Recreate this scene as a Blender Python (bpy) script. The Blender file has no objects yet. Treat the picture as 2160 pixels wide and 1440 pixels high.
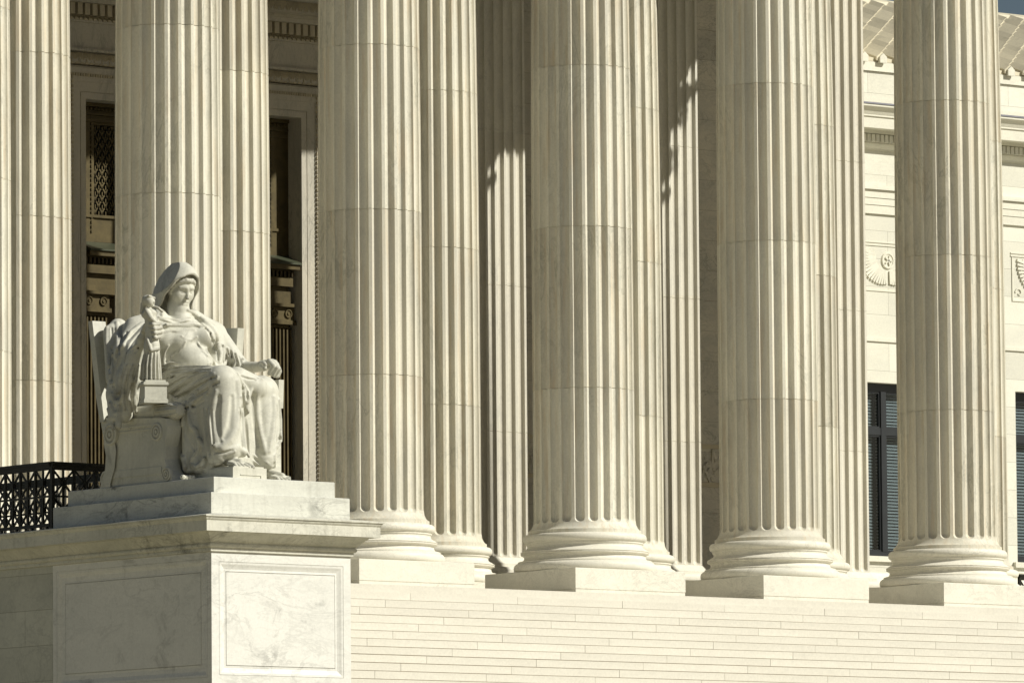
import bpy, math, random
import numpy as np
from mathutils import Vector, Matrix

random.seed(7)
R = math.radians
SC = bpy.context.scene
COL = SC.collection

# ------------------------------------------------------------------ helpers
class MB:
    """collects faces and links them as ONE mesh object"""
    def __init__(s): s.v = []; s.f = []; s.t = []
    def add(s, vs, fs, tone=.5):
        n = len(s.v); s.v += [tuple(p) for p in vs]; s.t += [tone] * len(vs)
        s.f += [tuple(i + n for i in f) for f in fs]
    def box(s, x0, x1, y0, y1, z0, z1, tone=.5, skip=''):
        vs = [(x0,y0,z0),(x1,y0,z0),(x1,y1,z0),(x0,y1,z0),(x0,y0,z1),(x1,y0,z1),(x1,y1,z1),(x0,y1,z1)]
        fs = {'b':(0,3,2,1),'t':(4,5,6,7),'f':(0,1,5,4),'r':(1,2,6,5),'k':(2,3,7,6),'l':(3,0,4,7)}
        s.add(vs, [fs[k] for k in fs if k not in skip], tone)
    def bar(s, p, q, w, h=None, tone=.5):
        """square bar from p to q"""
        h = h or w; p = Vector(p); q = Vector(q); d = (q - p).normalized()
        up = Vector((0,0,1)) if abs(d.z) < .99 else Vector((1,0,0))
        a = d.cross(up).normalized(); b = a.cross(d).normalized()
        vs = []
        for o in (p, q):
            for i, j in ((-1,-1),(1,-1),(1,1),(-1,1)): vs.append(o + a * (i * w / 2) + b * (j * h / 2))
        s.add(vs, [(0,1,2,3),(7,6,5,4),(0,4,5,1),(1,5,6,2),(2,6,7,3),(3,7,4,0)], tone)
    def lathe(s, prof, n=96, c=(0,0), a0=0, a1=2*math.pi, tone=.5, axis='z', o=(0,0,0)):
        full = abs(a1 - a0 - 2*math.pi) < 1e-6; m = n if full else n + 1
        vs = []
        for r, z in prof:
            for i in range(m):
                a = a0 + (a1 - a0) * i / n
                if axis == 'z': vs.append((c[0] + r*math.cos(a), c[1] + r*math.sin(a), z))
                elif axis == 'x': vs.append((o[0] + z, o[1] + r*math.cos(a), o[2] + r*math.sin(a)))
                else: vs.append((o[0] + r*math.cos(a), o[1] - z, o[2] + r*math.sin(a)))
        fs = []
        for j in range(len(prof) - 1):
            for i in range(n):
                k = (i + 1) % m
                fs.append((j*m + i, j*m + k, (j+1)*m + k, (j+1)*m + i))
        s.add(vs, fs, tone)
    def prism(s, pts, fn, d0, d1, tone=.5):
        """polygon pts (2D) extruded between d0 and d1; fn(p, d) -> xyz"""
        n = len(pts); vs = [fn(p, d0) for p in pts] + [fn(p, d1) for p in pts]
        fs = [tuple(range(n)), tuple(range(2*n - 1, n - 1, -1))]
        fs += [(i, (i + 1) % n + 0, (i + 1) % n + n, i + n) for i in range(n)]
        s.add(vs, [f[::-1] for f in fs], tone)
    def sweep(s, prof, path, closed=False, tone=.5, caps=True):
        """prof = [(out, z)], path = [(x, y)] walked with 'out' on the right-hand side"""
        n = len(path); vs = []
        for i, p in enumerate(path):
            p = Vector(p)
            a = Vector(path[i - 1]) if (i > 0 or closed) else None
            b = Vector(path[(i + 1) % n]) if (i < n - 1 or closed) else None
            d1 = (p - a).normalized() if a is not None else None
            d2 = (b - p).normalized() if b is not None else None
            if d1 is None: d1 = d2
            if d2 is None: d2 = d1
            n1 = Vector((d1.y, -d1.x)); n2 = Vector((d2.y, -d2.x))
            m = (n1 + n2); m = m / max(1e-6, m.dot(n1))
            for o, z in prof: vs.append((p.x + m.x * o, p.y + m.y * o, z))
        k = len(prof); fs = []
        for i in range(n if closed else n - 1):
            j = (i + 1) % n
            for q in range(k - 1): fs.append((i*k + q, j*k + q, j*k + q + 1, i*k + q + 1))
        if not closed and caps:
            fs.append(tuple(range(k))); fs.append(tuple((n-1)*k + q for q in range(k))[::-1])
        s.add(vs, fs, tone)
    def build(s, name, mat, parent=None, smooth=None, flip=False, loc=None):
        me = bpy.data.meshes.new(name)
        me.from_pydata(s.v, [], s.f); me.update()
        import bmesh
        bm = bmesh.new(); bm.from_mesh(me)
        bmesh.ops.recalc_face_normals(bm, faces=bm.faces)
        bm.to_mesh(me); bm.free()
        at = me.attributes.new('tone', 'FLOAT', 'POINT'); at.data.foreach_set('value', s.t)
        if smooth is not None:
            me.polygons.foreach_set('use_smooth', [True] * len(me.polygons))
            me.set_sharp_from_angle(angle=R(smooth))
        me.materials.append(mat)
        o = bpy.data.objects.new(name, me); COL.objects.link(o)
        if parent is not None: o.parent = parent
        if loc: o.location = loc
        return o

def empty(name, loc=(0,0,0)):
    o = bpy.data.objects.new(name, None); COL.objects.link(o); o.location = loc
    o.empty_display_size = .3
    return o
def tag(o, label=None, cat=None, group=None, kind=None):
    if label: o['label'] = label
    if cat: o['category'] = cat
    if group: o['group'] = group
    if kind: o['kind'] = kind
    return o
def copy_tree(o, parent=None):
    c = o.copy(); COL.objects.link(c)
    if parent is not None: c.parent = parent
    for ch in list(o.children): copy_tree(ch, c)
    return c

# ------------------------------------------------------------------ materials
def mat(name):
    m = bpy.data.materials.new(name); m.use_nodes = True
    nt = m.node_tree; b = nt.nodes['Principled BSDF']
    return m, nt, b
def N(nt, t, **kw):
    n = nt.nodes.new(t)
    for k, v in kw.items():
        if k.startswith('_'): setattr(n, k[1:], v)
        else: n.inputs[k.replace('__', ' ')].default_value = v
    return n
def L(nt, a, b): nt.links.new(a, b)
def mathn(nt, op, a, b=None, c=None):
    n = nt.nodes.new('ShaderNodeMath'); n.operation = op
    for i, x in enumerate((a, b, c)):
        if x is None: continue
        if hasattr(x, 'links'): L(nt, x, n.inputs[i])
        else: n.inputs[i].default_value = x
    return n.outputs[0]
def mixc(nt, f, a, b, mode='MIX'):
    n = nt.nodes.new('ShaderNodeMix'); n.data_type = 'RGBA'; n.blend_type = mode
    for i, x in ((0, f), (6, a), (7, b)):
        if hasattr(x, 'links'): L(nt, x, n.inputs[i])
        else: n.inputs[i].default_value = x if not isinstance(x, tuple) else (*x, 1)
    return n.outputs[2]
def ramp(nt, x, lo, hi, a=0., b=1.):
    n = nt.nodes.new('ShaderNodeMapRange'); n.clamp = True
    L(nt, x, n.inputs[0])
    for i, v in enumerate((lo, hi, a, b)): n.inputs[i + 1].default_value = v
    return n.outputs[0]

def marble(name, base, grey, vein=(.30,.30,.27), stretch=(1,1,1), rot=(0,0,0), vein_amt=.55, scale=1.,
           tone_amt=.10, drums=False, joints=None, hollow_amt=0., rough=.55, bump=.25, stain=0., streaks=0., perobj=True, swirl=1., scol=(.22,.20,.15)):
    m, nt, bs = mat(name)
    tc = nt.nodes.new('ShaderNodeTexCoord'); oi = nt.nodes.new('ShaderNodeObjectInfo')
    geo = nt.nodes.new('ShaderNodeNewGeometry')
    vec = tc.outputs['Object']
    off = nt.nodes.new('ShaderNodeVectorMath'); off.operation = 'SCALE'
    cx = nt.nodes.new('ShaderNodeCombineXYZ')
    L(nt, oi.outputs['Random'], cx.inputs[0]); L(nt, mathn(nt, 'MULTIPLY', oi.outputs['Random'], 3.7), cx.inputs[1])
    L(nt, mathn(nt, 'MULTIPLY', oi.outputs['Random'], 1.9), cx.inputs[2])
    L(nt, cx.outputs[0], off.inputs[0]); off.inputs['Scale'].default_value = 37. if perobj else 0.
    sepz = nt.nodes.new('ShaderNodeSeparateXYZ'); L(nt, vec, sepz.inputs[0])
    add = nt.nodes.new('ShaderNodeVectorMath'); add.operation = 'ADD'
    L(nt, vec, add.inputs[0]); L(nt, off.outputs[0], add.inputs[1])
    P = add.outputs[0]
    dr = None
    if drums:
        # every drum of the shaft is a different piece of stone
        d = mathn(nt, 'FLOOR', mathn(nt, 'DIVIDE', mathn(nt, 'SUBTRACT', sepz.outputs[2], .79), 2.83))
        wn = nt.nodes.new('ShaderNodeTexWhiteNoise'); wn.noise_dimensions = '1D'
        L(nt, mathn(nt, 'MULTIPLY_ADD', oi.outputs['Random'], 91.3, d), wn.inputs['W'])
        dr = wn.outputs['Value']
        cd = nt.nodes.new('ShaderNodeCombineXYZ'); L(nt, mathn(nt, 'MULTIPLY', d, 5.3), cd.inputs[0]); L(nt, mathn(nt, 'MULTIPLY', d, 2.1), cd.inputs[1])
        a2 = nt.nodes.new('ShaderNodeVectorMath'); a2.operation = 'ADD'
        L(nt, P, a2.inputs[0]); L(nt, cd.outputs[0], a2.inputs[1]); P = a2.outputs[0]
    at = nt.nodes.new('ShaderNodeAttribute'); at.attribute_name = 'tone'
    if tone_amt > 0:
        ct = nt.nodes.new('ShaderNodeCombineXYZ'); L(nt, mathn(nt, 'MULTIPLY', at.outputs['Fac'], 23.), ct.inputs[0]); L(nt, mathn(nt, 'MULTIPLY', at.outputs['Fac'], 11.), ct.inputs[1])
        a3 = nt.nodes.new('ShaderNodeVectorMath'); a3.operation = 'ADD'; L(nt, P, a3.inputs[0]); L(nt, ct.outputs[0], a3.inputs[1]); P = a3.outputs[0]
    mp = nt.nodes.new('ShaderNodeMapping'); L(nt, P, mp.inputs[0])
    mp.inputs['Rotation'].default_value = rot; mp.inputs['Scale'].default_value = tuple(s * scale for s in stretch)
    V = mp.outputs[0]
    n1 = N(nt, 'ShaderNodeTexNoise', Scale=.9, Detail=5., Roughness=.6, Distortion=.7); L(nt, V, n1.inputs['Vector'])
    n2 = N(nt, 'ShaderNodeTexNoise', Scale=1.3, Detail=7., Roughness=.62, Distortion=1.6*swirl); L(nt, V, n2.inputs['Vector'])
    n3 = N(nt, 'ShaderNodeTexNoise', Scale=3.1, Detail=6., Roughness=.6, Distortion=1.1*swirl); L(nt, V, n3.inputs['Vector'])
    msk = N(nt, 'ShaderNodeTexNoise', Scale=.55, Detail=3.); L(nt, V, msk.inputs['Vector'])
    fine = N(nt, 'ShaderNodeTexNoise', Scale=26., Detail=4., Roughness=.65); L(nt, P, fine.inputs['Vector'])
    colr = mixc(nt, ramp(nt, n1.outputs['Fac'], .35, .68), base, grey)
    v1 = ramp(nt, mathn(nt, 'ABSOLUTE', mathn(nt, 'SUBTRACT', n2.outputs['Fac'], .5)), 0, .028, 1, 0)
    v2 = ramp(nt, mathn(nt, 'ABSOLUTE', mathn(nt, 'SUBTRACT', n3.outputs['Fac'], .5)), 0, .03, .55, 0)
    vv = mathn(nt, 'MULTIPLY', mathn(nt, 'MAXIMUM', v1, v2), ramp(nt, msk.outputs['Fac'], .42, .68, .12, 1))
    colr = mixc(nt, mathn(nt, 'MULTIPLY', vv, vein_amt), colr, vein)
    # fine grain
    g = ramp(nt, fine.outputs['Fac'], .3, .7, .93, 1.05)
    gc = nt.nodes.new('ShaderNodeCombineColor')
    for i in range(3): L(nt, g, gc.inputs[i])
    colr = mixc(nt, 1., colr, gc.outputs[0], 'MULTIPLY')
    def mulgrey(c, val):
        q = nt.nodes.new('ShaderNodeCombineColor')
        for i in range(3): L(nt, val, q.inputs[i])
        return mixc(nt, 1., c, q.outputs[0], 'MULTIPLY')
    if tone_amt > 0: colr = mulgrey(colr, ramp(nt, at.outputs['Fac'], 0, 1, 1 - tone_amt, 1 + tone_amt))
    if drums:
        colr = mulgrey(colr, ramp(nt, dr, 0, 1, .92, 1.05))
        colr = mixc(nt, mathn(nt, 'MULTIPLY', ramp(nt, dr, .1, .9), .35), colr, mixc(nt, 1., colr, (.93,.97,1.03), 'MULTIPLY'))
    bh = None
    if joints:
        # ashlar: (course height, block length, z offset, half width of the joint)
        ch, bl, zo, jw = joints
        xy = mathn(nt, 'ADD', sepz.outputs[0], sepz.outputs[1])
        row = mathn(nt, 'DIVIDE', mathn(nt, 'SUBTRACT', sepz.outputs[2], zo), ch)
        fr = mathn(nt, 'FRACT', row); ri = mathn(nt, 'FLOOR', row)
        dz = mathn(nt, 'MULTIPLY', mathn(nt, 'MINIMUM', fr, mathn(nt, 'SUBTRACT', 1., fr)), ch)
        cc = mathn(nt, 'ADD', mathn(nt, 'DIVIDE', xy, bl), mathn(nt, 'MULTIPLY', ri, .5))
        fc = mathn(nt, 'FRACT', cc)
        dx = mathn(nt, 'MULTIPLY', mathn(nt, 'MINIMUM', fc, mathn(nt, 'SUBTRACT', 1., fc)), bl)
        dd = mathn(nt, 'MINIMUM', dz, dx)
        line = ramp(nt, dd, jw * .3, jw, 1, 0)
        colr = mixc(nt, mathn(nt, 'MULTIPLY', line, .6), colr, (.16,.14,.10))
        wn = nt.nodes.new('ShaderNodeTexWhiteNoise'); wn.noise_dimensions = '2D'
        cb = nt.nodes.new('ShaderNodeCombineXYZ'); L(nt, ri, cb.inputs[0]); L(nt, mathn(nt, 'FLOOR', cc), cb.inputs[1]); L(nt, cb.outputs[0], wn.inputs['Vector'])
        colr = mulgrey(colr, ramp(nt, wn.outputs['Value'], 0, 1, .9, 1.06))
        bh = line
    if stain > 0:
        ns = N(nt, 'ShaderNodeTexNoise', Scale=2.2, Detail=8., Roughness=.72, Distortion=.6); L(nt, P, ns.inputs['Vector'])
        m2 = N(nt, 'ShaderNodeTexNoise', Scale=.9, Detail=2.); L(nt, P, m2.inputs['Vector'])
        st = mathn(nt, 'MULTIPLY', ramp(nt, ns.outputs['Fac'], .54, .66), ramp(nt, m2.outputs['Fac'], .47, .58))
        colr = mixc(nt, mathn(nt, 'MULTIPLY', st, stain), colr, (.06,.058,.05))
    if streaks > 0:
        mp2 = nt.nodes.new('ShaderNodeMapping'); L(nt, P, mp2.inputs[0]); mp2.inputs['Scale'].default_value = (7, 7, .5)
        nk = N(nt, 'ShaderNodeTexNoise', Scale=1.4, Detail=5., Roughness=.6); L(nt, mp2.outputs[0], nk.inputs['Vector'])
        colr = mixc(nt, mathn(nt, 'MULTIPLY', ramp(nt, nk.outputs['Fac'], .52, .75), streaks), colr, scol)
    if hollow_amt > 0:
        # darker colour in the hollows of the carving, broken up by noise
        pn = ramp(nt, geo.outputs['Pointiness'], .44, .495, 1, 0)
        colr = mixc(nt, mathn(nt, 'MULTIPLY', mathn(nt, 'MULTIPLY', pn, ramp(nt, n3.outputs['Fac'], .3, .6, .4, 1)), hollow_amt), colr, (.17,.15,.11))
    L(nt, colr, bs.inputs['Base Color'])
    bs.inputs['Roughness'].default_value = rough
    bs.inputs['Specular IOR Level'].default_value = .3
    bp = nt.nodes.new('ShaderNodeBump'); bp.inputs['Strength'].default_value = bump; bp.inputs['Distance'].default_value = .01
    nb = N(nt, 'ShaderNodeTexNoise', Scale=9., Detail=8., Roughness=.7); L(nt, P, nb.inputs['Vector'])
    h = nb.outputs['Fac']
    if bh is not None: h = mathn(nt, 'SUBTRACT', h, bh)
    L(nt, h, bp.inputs['Height']); L(nt, bp.outputs[0], bs.inputs['Normal'])
    return m

def plain(name, col, rough=.5, metal=0., var=.15, scale=6., bump=.2, spec=.5):
    m, nt, bs = mat(name)
    tc = nt.nodes.new('ShaderNodeTexCoord')
    n = N(nt, 'ShaderNodeTexNoise', Scale=scale, Detail=6., Roughness=.65); L(nt, tc.outputs['Object'], n.inputs['Vector'])
    c = mixc(nt, ramp(nt, n.outputs['Fac'], .3, .7), tuple(x * (1 - var) for x in col), tuple(min(1, x * (1 + var)) for x in col))
    L(nt, c, bs.inputs['Base Color']); bs.inputs['Roughness'].default_value = rough; bs.inputs['Metallic'].default_value = metal
    bs.inputs['Specular IOR Level'].default_value = spec
    bp = nt.nodes.new('ShaderNodeBump'); bp.inputs['Strength'].default_value = bump; bp.inputs['Distance'].default_value = .005
    L(nt, n.outputs['Fac'], bp.inputs['Height']); L(nt, bp.outputs[0], bs.inputs['Normal'])
    return m

CREAM = (.64,.575,.455); CREAM2 = (.56,.515,.42)
M = {}
M['column'] = marble('column_marble', (.70,.663,.55), (.565,.54,.46), vein=(.35,.345,.28), stretch=(1.5,1.5,.42), rot=(.16,.12,0), vein_amt=.65, drums=True, tone_amt=0, bump=.22, streaks=.55, scol=(.54,.42,.27), swirl=.6)
M['column2'] = marble('plinth_marble', (.725,.695,.60), (.66,.64,.555), vein=(.38,.36,.31), stretch=(1,1,2), vein_amt=.5, tone_amt=0, stain=.13, streaks=.12, scol=(.5,.43,.31))
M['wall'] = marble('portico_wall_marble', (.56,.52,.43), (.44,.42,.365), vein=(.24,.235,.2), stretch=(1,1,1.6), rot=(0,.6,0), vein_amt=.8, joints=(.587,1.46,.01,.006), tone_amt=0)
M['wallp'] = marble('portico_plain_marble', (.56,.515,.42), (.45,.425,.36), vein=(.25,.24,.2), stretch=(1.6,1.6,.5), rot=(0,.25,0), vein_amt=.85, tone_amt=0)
M['carved'] = marble('carved_marble', (.50,.44,.31), (.42,.37,.27), vein_amt=.2, tone_amt=.1, hollow_amt=.6)
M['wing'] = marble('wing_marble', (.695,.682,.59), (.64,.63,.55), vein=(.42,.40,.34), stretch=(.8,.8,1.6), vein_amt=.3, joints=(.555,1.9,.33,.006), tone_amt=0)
M['wingp'] = marble('wing_trim_marble', (.695,.678,.58), (.64,.625,.54), vein=(.42,.40,.34), stretch=(.8,.8,1.6), vein_amt=.3, tone_amt=.06)
M['step'] = marble('step_marble', (.63,.603,.527), (.59,.563,.49), vein=(.48,.45,.39), stretch=(.7,.7,2.5), vein_amt=.25, tone_amt=.035, bump=.15)
M['pedestal'] = marble('pedestal_marble', (.73,.72,.675), (.675,.67,.63), vein=(.28,.28,.26), stretch=(.6,.6,1.5), rot=(.25,.3,0), vein_amt=.40, swirl=.45, tone_amt=0, stain=.30, streaks=.05, bump=.2)
M['pedblock'] = marble('weathered_block_marble', (.655,.655,.585), (.55,.55,.495), vein=(.12,.12,.11), stretch=(.7,.7,2.6), rot=(.1,.15,0), vein_amt=.7, swirl=.6, tone_amt=0, stain=.8, streaks=.2, bump=.35)
M['cornice'] = marble('weathered_cornice_marble', (.64,.625,.54), (.51,.505,.44), vein=(.2,.19,.16), stretch=(1,1,2), vein_amt=.5, tone_amt=0, stain=.6, streaks=.26)
M['cheek'] = marble('cheek_wall_marble', (.56,.555,.48), (.47,.47,.41), vein=(.22,.22,.2), stretch=(1,1,1.2), rot=(.2,.5,0), vein_amt=.5, joints=(.505,1.35,-.83,.006), tone_amt=0, stain=.15)
M['statue'] = marble('statue_marble', (.615,.602,.515), (.51,.505,.44), vein=(.27,.265,.23), stretch=(1,1,2.4), vein_amt=.35, tone_amt=0, hollow_amt=.75, stain=.38, streaks=.2, bump=.4)
M['bronze'] = plain('door_bronze', (.085,.065,.026), rough=.5, metal=.45, var=.3, scale=5)
M['bronzed'] = plain('dark_bronze', (.055,.040,.016), rough=.5, metal=.5, var=.4, scale=8)
M['verd'] = plain('green_bronze', (.055,.062,.036), rough=.6, metal=.3, var=.25, scale=9)
M['rail'] = plain('railing_bronze', (.020,.018,.011), rough=.45, metal=.4, var=.5, scale=12)
M['frame'] = plain('window_frame_paint', (.012,.015,.018), rough=.4, var=.15)
M['gutter'] = plain('gutter_lead', (.22,.22,.25), rough=.5, metal=.3, var=.1)
M['tile'] = marble('roof_tile_marble', (.60,.55,.42), (.50,.46,.35), vein=(.3,.28,.2), vein_amt=.25, tone_amt=.16, hollow_amt=0, stain=.2)
M['blind'] = plain('blind_slats', (.54,.56,.54), rough=.6, var=.08)
M['dark'] = plain('room_dark', (.02,.025,.022), rough=.9, var=.1)
M['ground'] = plain('plaza_paving', (.35,.315,.205), rough=.8, var=.12, scale=.4)
M['soffit'] = marble('soffit_marble', (.60,.53,.40), (.52,.47,.37), vein_amt=.25, tone_amt=0)
m, nt, bs = mat('window_glass')
nt.nodes.remove(bs); tr = nt.nodes.new('ShaderNodeBsdfTransparent'); gl = nt.nodes.new('ShaderNodeBsdfGlossy'); mx = nt.nodes.new('ShaderNodeMixShader')
tr.inputs[0].default_value = (.66,.70,.72,1); gl.inputs['Roughness'].default_value = .03; fr_ = nt.nodes.new('ShaderNodeLayerWeight')
L(nt, mathn(nt, 'MULTIPLY_ADD', mathn(nt, 'POWER', fr_.outputs['Facing'], 3.), .5, .04), mx.inputs[0]); L(nt, tr.outputs[0], mx.inputs[1]); L(nt, gl.outputs[0], mx.inputs[2]); L(nt, mx.outputs[0], nt.nodes['Material Output'].inputs[0])
M['glass'] = m

# ------------------------------------------------------------------ dimensions (metres)
# x along the facade, y into the building, z up; z = 0 is the portico floor, x = 0 the axis of the great door
PC, PI_ = 4.728, 4.3
AX = [PC/2 + PI_*k for k in (3,2,1,0)]; AX = [-a for a in AX] + AX[::-1]
S = 16.65            # underside of the architrave
CAP = 14.55          # bottom of the capitals

# ------------------------------------------------------------------ column
def shaft_radius(z):
    if z < 1.35:
        pts = [(1.095,.988),(1.157,.988),(1.165,.965),(1.20,.935),(1.265,.903),(1.35,.8915)]
        for (z0,r0),(z1,r1) in zip(pts, pts[1:]):
            if z <= z1: return r0 + (r1 - r0) * (z - z0) / (z1 - z0)
    u = max(0, (z - 1.35) / 13.2)
    return .8915 - .105 * u ** 3.5
def column_parts(parent):
    # plinth, a block on a thin bed
    m = MB(); h = 1.245    
    def slab(z0, z1, h, e=.010):
        rg = lambda q, z: [(-h+q,-h+q,z),(h-q,-h+q,z),(h-q,h-q,z),(-h+q,h-q,z)]
        vs = rg(e, z0) + rg(0, z0 + e) + rg(0, z1 - e) + rg(e, z1)
        m.add(vs, [(3,2,1,0),(12,13,14,15)] + [(j*4+i, j*4+(i+1)%4, (j+1)*4+(i+1)%4, (j+1)*4+i) for j in range(3) for i in range(4)])
    slab(.060, .43, h); m.box(-h + .006, h - .006, -h + .006, h - .006, 0, .0595)
    m.build('plinth', M['column2'], parent)
    # attic base
    pr = [(0,.43),(1.215,.43),(1.235,.445),(1.246,.475),(1.250,.505),(1.246,.535),(1.232,.562),(1.205,.585),(1.180,.592),(1.176,.594),(1.176,.617),(1.165,.622),
          (1.11,.632),(1.080,.65),(1.067,.675),(1.064,.70),(1.075,.722),(1.100,.735),(1.108,.738),(1.122,.742),(1.128,.752),(1.122,.762),(1.112,.765),(1.122,.769),(1.129,.780),(1.122,.791),(1.108,.795),
          (1.100,.800),(1.085,.815),(1.045,.835),(1.018,.855),(1.008,.88),(1.014,.905),(1.026,.915),(1.032,.918),(1.032,.945),(1.045,.950),(1.068,.965),(1.080,.985),(1.086,1.01),(1.084,1.035),(1.074,1.062),(1.055,1.082),(1.03,1.092),(.9,1.0945)]
    m = MB(); m.lathe(pr, 120); m.build('base', M['column2'], parent, smooth=38)
    # fluted shaft
    nf = 24; pitch = 2*math.pi/nf; ff = .245
    ss = [-math.cos(math.pi*i/12) for i in range(13)]
    angs = []
    for k in range(nf):
        a0 = k * pitch
        for s_ in ss: angs.append((a0 + s_ * pitch * (1 - ff) / 2, s_))
    joints = [3.62, 6.45, 9.28, 12.11]
    zs = [1.095, 1.155, 1.157, 1.17, 1.20, 1.235, 1.268]
    fb, fr = 1.275, None
    zs += [1.275 + d for d in (.0, .004, .012, .025, .042, .060, .078, .09)]
    zs += [1.42, 2., 2.8]
    for j in joints: zs += [j - .014, j - .006, j - .0055, j + .0055, j + .006, j + .014, j + 1.0, j + 1.9]
    zs = sorted(z for z in zs if z < CAP - .12) + [CAP - .35, CAP - .30, CAP - .25, CAP - .22, CAP - .2, CAP - .12, CAP]
    zs = sorted(set(zs))
    vs = []
    for z in zs:
        r = shaft_radius(z); fw = r * pitch * (1 - ff) / 2
        dj = min(abs(z - j) for j in joints)
        notch = .014 if dj <= .0056 else 0.
        hb = z - fb; ht = (CAP - .22) - z; hh = min(hb, ht)
        for a, s_ in angs:
            x = s_ * fw; d = 0
            if hh > 0:
                q = fw*fw - x*x - (max(0, fw - hh)**2)
                d = .93 * math.sqrt(q) if q > 0 else 0
            rr = r - d - notch
            vs.append((rr * math.cos(a), rr * math.sin(a), z))
    n = len(angs); fs = []
    for j in range(len(zs) - 1):
        for i in range(n):
            k = (i + 1) % n
            fs.append((j*n + i, j*n + k, (j+1)*n + k, (j+1)*n + i))
    m = MB(); m.add(vs, fs); m.build('shaft', M['column'], parent, smooth=33)
    # corinthian capital: bell, two rows of leaves, volutes, concave abacus
    m = MB(); H = S - CAP
    m.lathe([(.77,0),(.80,.03),(.80,.09),(.77,.12),(.74,.3),(.74,1.1),(.80,1.45),(.92,1.75)], 48)
    m.v = [(x, y, z + CAP) for x, y, z in m.v]
    def leaf(a, z0, hgt, wd, out):
        prof = [(0,.0),(.04,.3),(.07,.6),(.16,.82),(.30,.96),(.36,.93),(.34,.84)]
        pts = []
        for i, (o, t) in enumerate(prof):
            w = wd * (1 - .25 * abs(t - .4)) * (1 if i < 4 else .7 - .15 * (i - 4))
            for s_ in (-1, -.5, 0, .5, 1):
                rr = .76 + o * out - .03 * abs(s_) ** 2 - .03 * (1 - abs(s_) * 2 if abs(s_) < .5 else 0)
                aa = a + s_ * w / .8
                pts.append((rr*math.cos(aa), rr*math.sin(aa), CAP + z0 + t * hgt))
        f = [(i*5 + j, i*5 + j + 1, i*5 + j + 6, i*5 + j + 5) for i in range(len(prof) - 1) for j in range(4)]
        nn = len(pts); back = [(x*.93, y*.93, z) for x, y, z in pts]
        f2 = [tuple(q + nn for q in ff_[::-1]) for ff_ in f]
        m.add(pts + back, f + f2)
    for k in range(8): leaf(k*math.pi/4, .12, .72, .26, .95)
    for k in range(8): leaf((k + .5)*math.pi/4, .12, 1.25, .24, 1.0)
    for k in range(4):
        a = math.pi/4 + k*math.pi/2; c, s_ = math.cos(a), math.sin(a)
        # corner volute
        pts = []
        for i in range(15):
            t = i / 14 * 2.2 * math.pi; rr = .20 * (1 - i / 22)
            pts.append((1.10 + rr*math.cos(t - 1.2), CAP + 1.63 + rr*math.sin(t - 1.2)))
        for (r0, z0), (r1, z1) in zip(pts, pts[1:]): m.bar((r0*c, r0*s_, z0), (r1*c, r1*s_, z1), .16, .07)
        m.bar((.80*c, .80*s_, CAP + 1.0), (1.12*c, 1.12*s_, CAP + 1.80), .14, .08)
        a2 = k*math.pi/2; m.bar((.95*math.cos(a2), .95*math.sin(a2), CAP + 1.85), (1.04*math.cos(a2), 1.04*math.sin(a2), CAP + 1.85), .22)
    ring = []
    for k in range(4):
        a = k*math.pi/2
        for t in (-.86, -.82, -.5, 0, .5, .82, .86):
            d = 1.13 - .20 * (1 - (t/.9)**2) if abs(t) < .84 else 1.13
            x, y = d, t * 1.28
            ring.append((x*math.cos(a) - y*math.sin(a), x*math.sin(a) + y*math.cos(a)))
    nr = len(ring)
    for z0, z1, k0, k1 in ((1.80,1.90,.90,.96),(1.90,2.0999,1.,1.)):
        m.add([(x*k0, y*k0, CAP + z0) for x, y in ring] + [(x*k1, y*k1, CAP + z1) for x, y in ring],
              [(i, (i+1) % nr, (i+1) % nr + nr, i + nr) for i in range(nr)] + [tuple(range(nr))[::-1], tuple(range(nr, 2*nr))])
    m.build('capital', M['column2'], parent, smooth=40)

col0 = empty('fluted_column'); column_parts(col0)
FRONT = {1:'front row fluted column cut off by the left edge of the photo',
 2:'front row fluted marble column right behind the head of the seated statue',
 3:'front row fluted column right of the statue, its base behind the pedestal cornice',
 4:'front row fluted column in the middle of the photo, second right of the statue',
 5:'front row fluted column third right of the statue, before the shaded wall strip',
 6:'front row fluted marble column farthest right, standing before the tall wing window',
 0:'front row corner column of the portico, outside the photo on the left', 7:'front row corner column of the portico, outside the photo on the right'}
BACK = {1:'second row column between the left edge column and the column behind the statue',
 2:'second row column whose lit flutes rise right of the statue, beside the dark doorway',
 3:'second row column seen between the first two front columns right of the statue',
 4:'second row column showing on the right of the middle front column',
 5:'second row column peeking out right of the third front column, beside a lit pilaster',
 6:'second row column peeking out just right of the farthest right front column',
 7:'second row corner column of the portico, outside the photo on the right', 0:'second row corner column of the portico, outside the photo on the left'}
# for the second row the visible sliver of each column belongs to the next axis to the right
BACKV = {0:BACK[0], 1:'second row column outside the photo on the left', 2:BACK[1], 3:BACK[2], 4:BACK[3], 5:BACK[4], 6:BACK[5], 7:BACK[6]}
first = True
for row, y in enumerate((0., 4.3)):
    for i, x in enumerate(AX):
        c = col0 if first else copy_tree(col0); first = False
        c.location = (x, y, 0)
        c['kind'] = 'thing'
        tag(c, FRONT[i] if row == 0 else BACKV[i], 'column', 'front row of fluted portico columns' if row == 0 else 'second row of fluted portico columns')
        # turn whole flutes only, so the veining differs from shaft to shaft while the flutes line up
        c.rotation_euler = (0, 0, 0)

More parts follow.
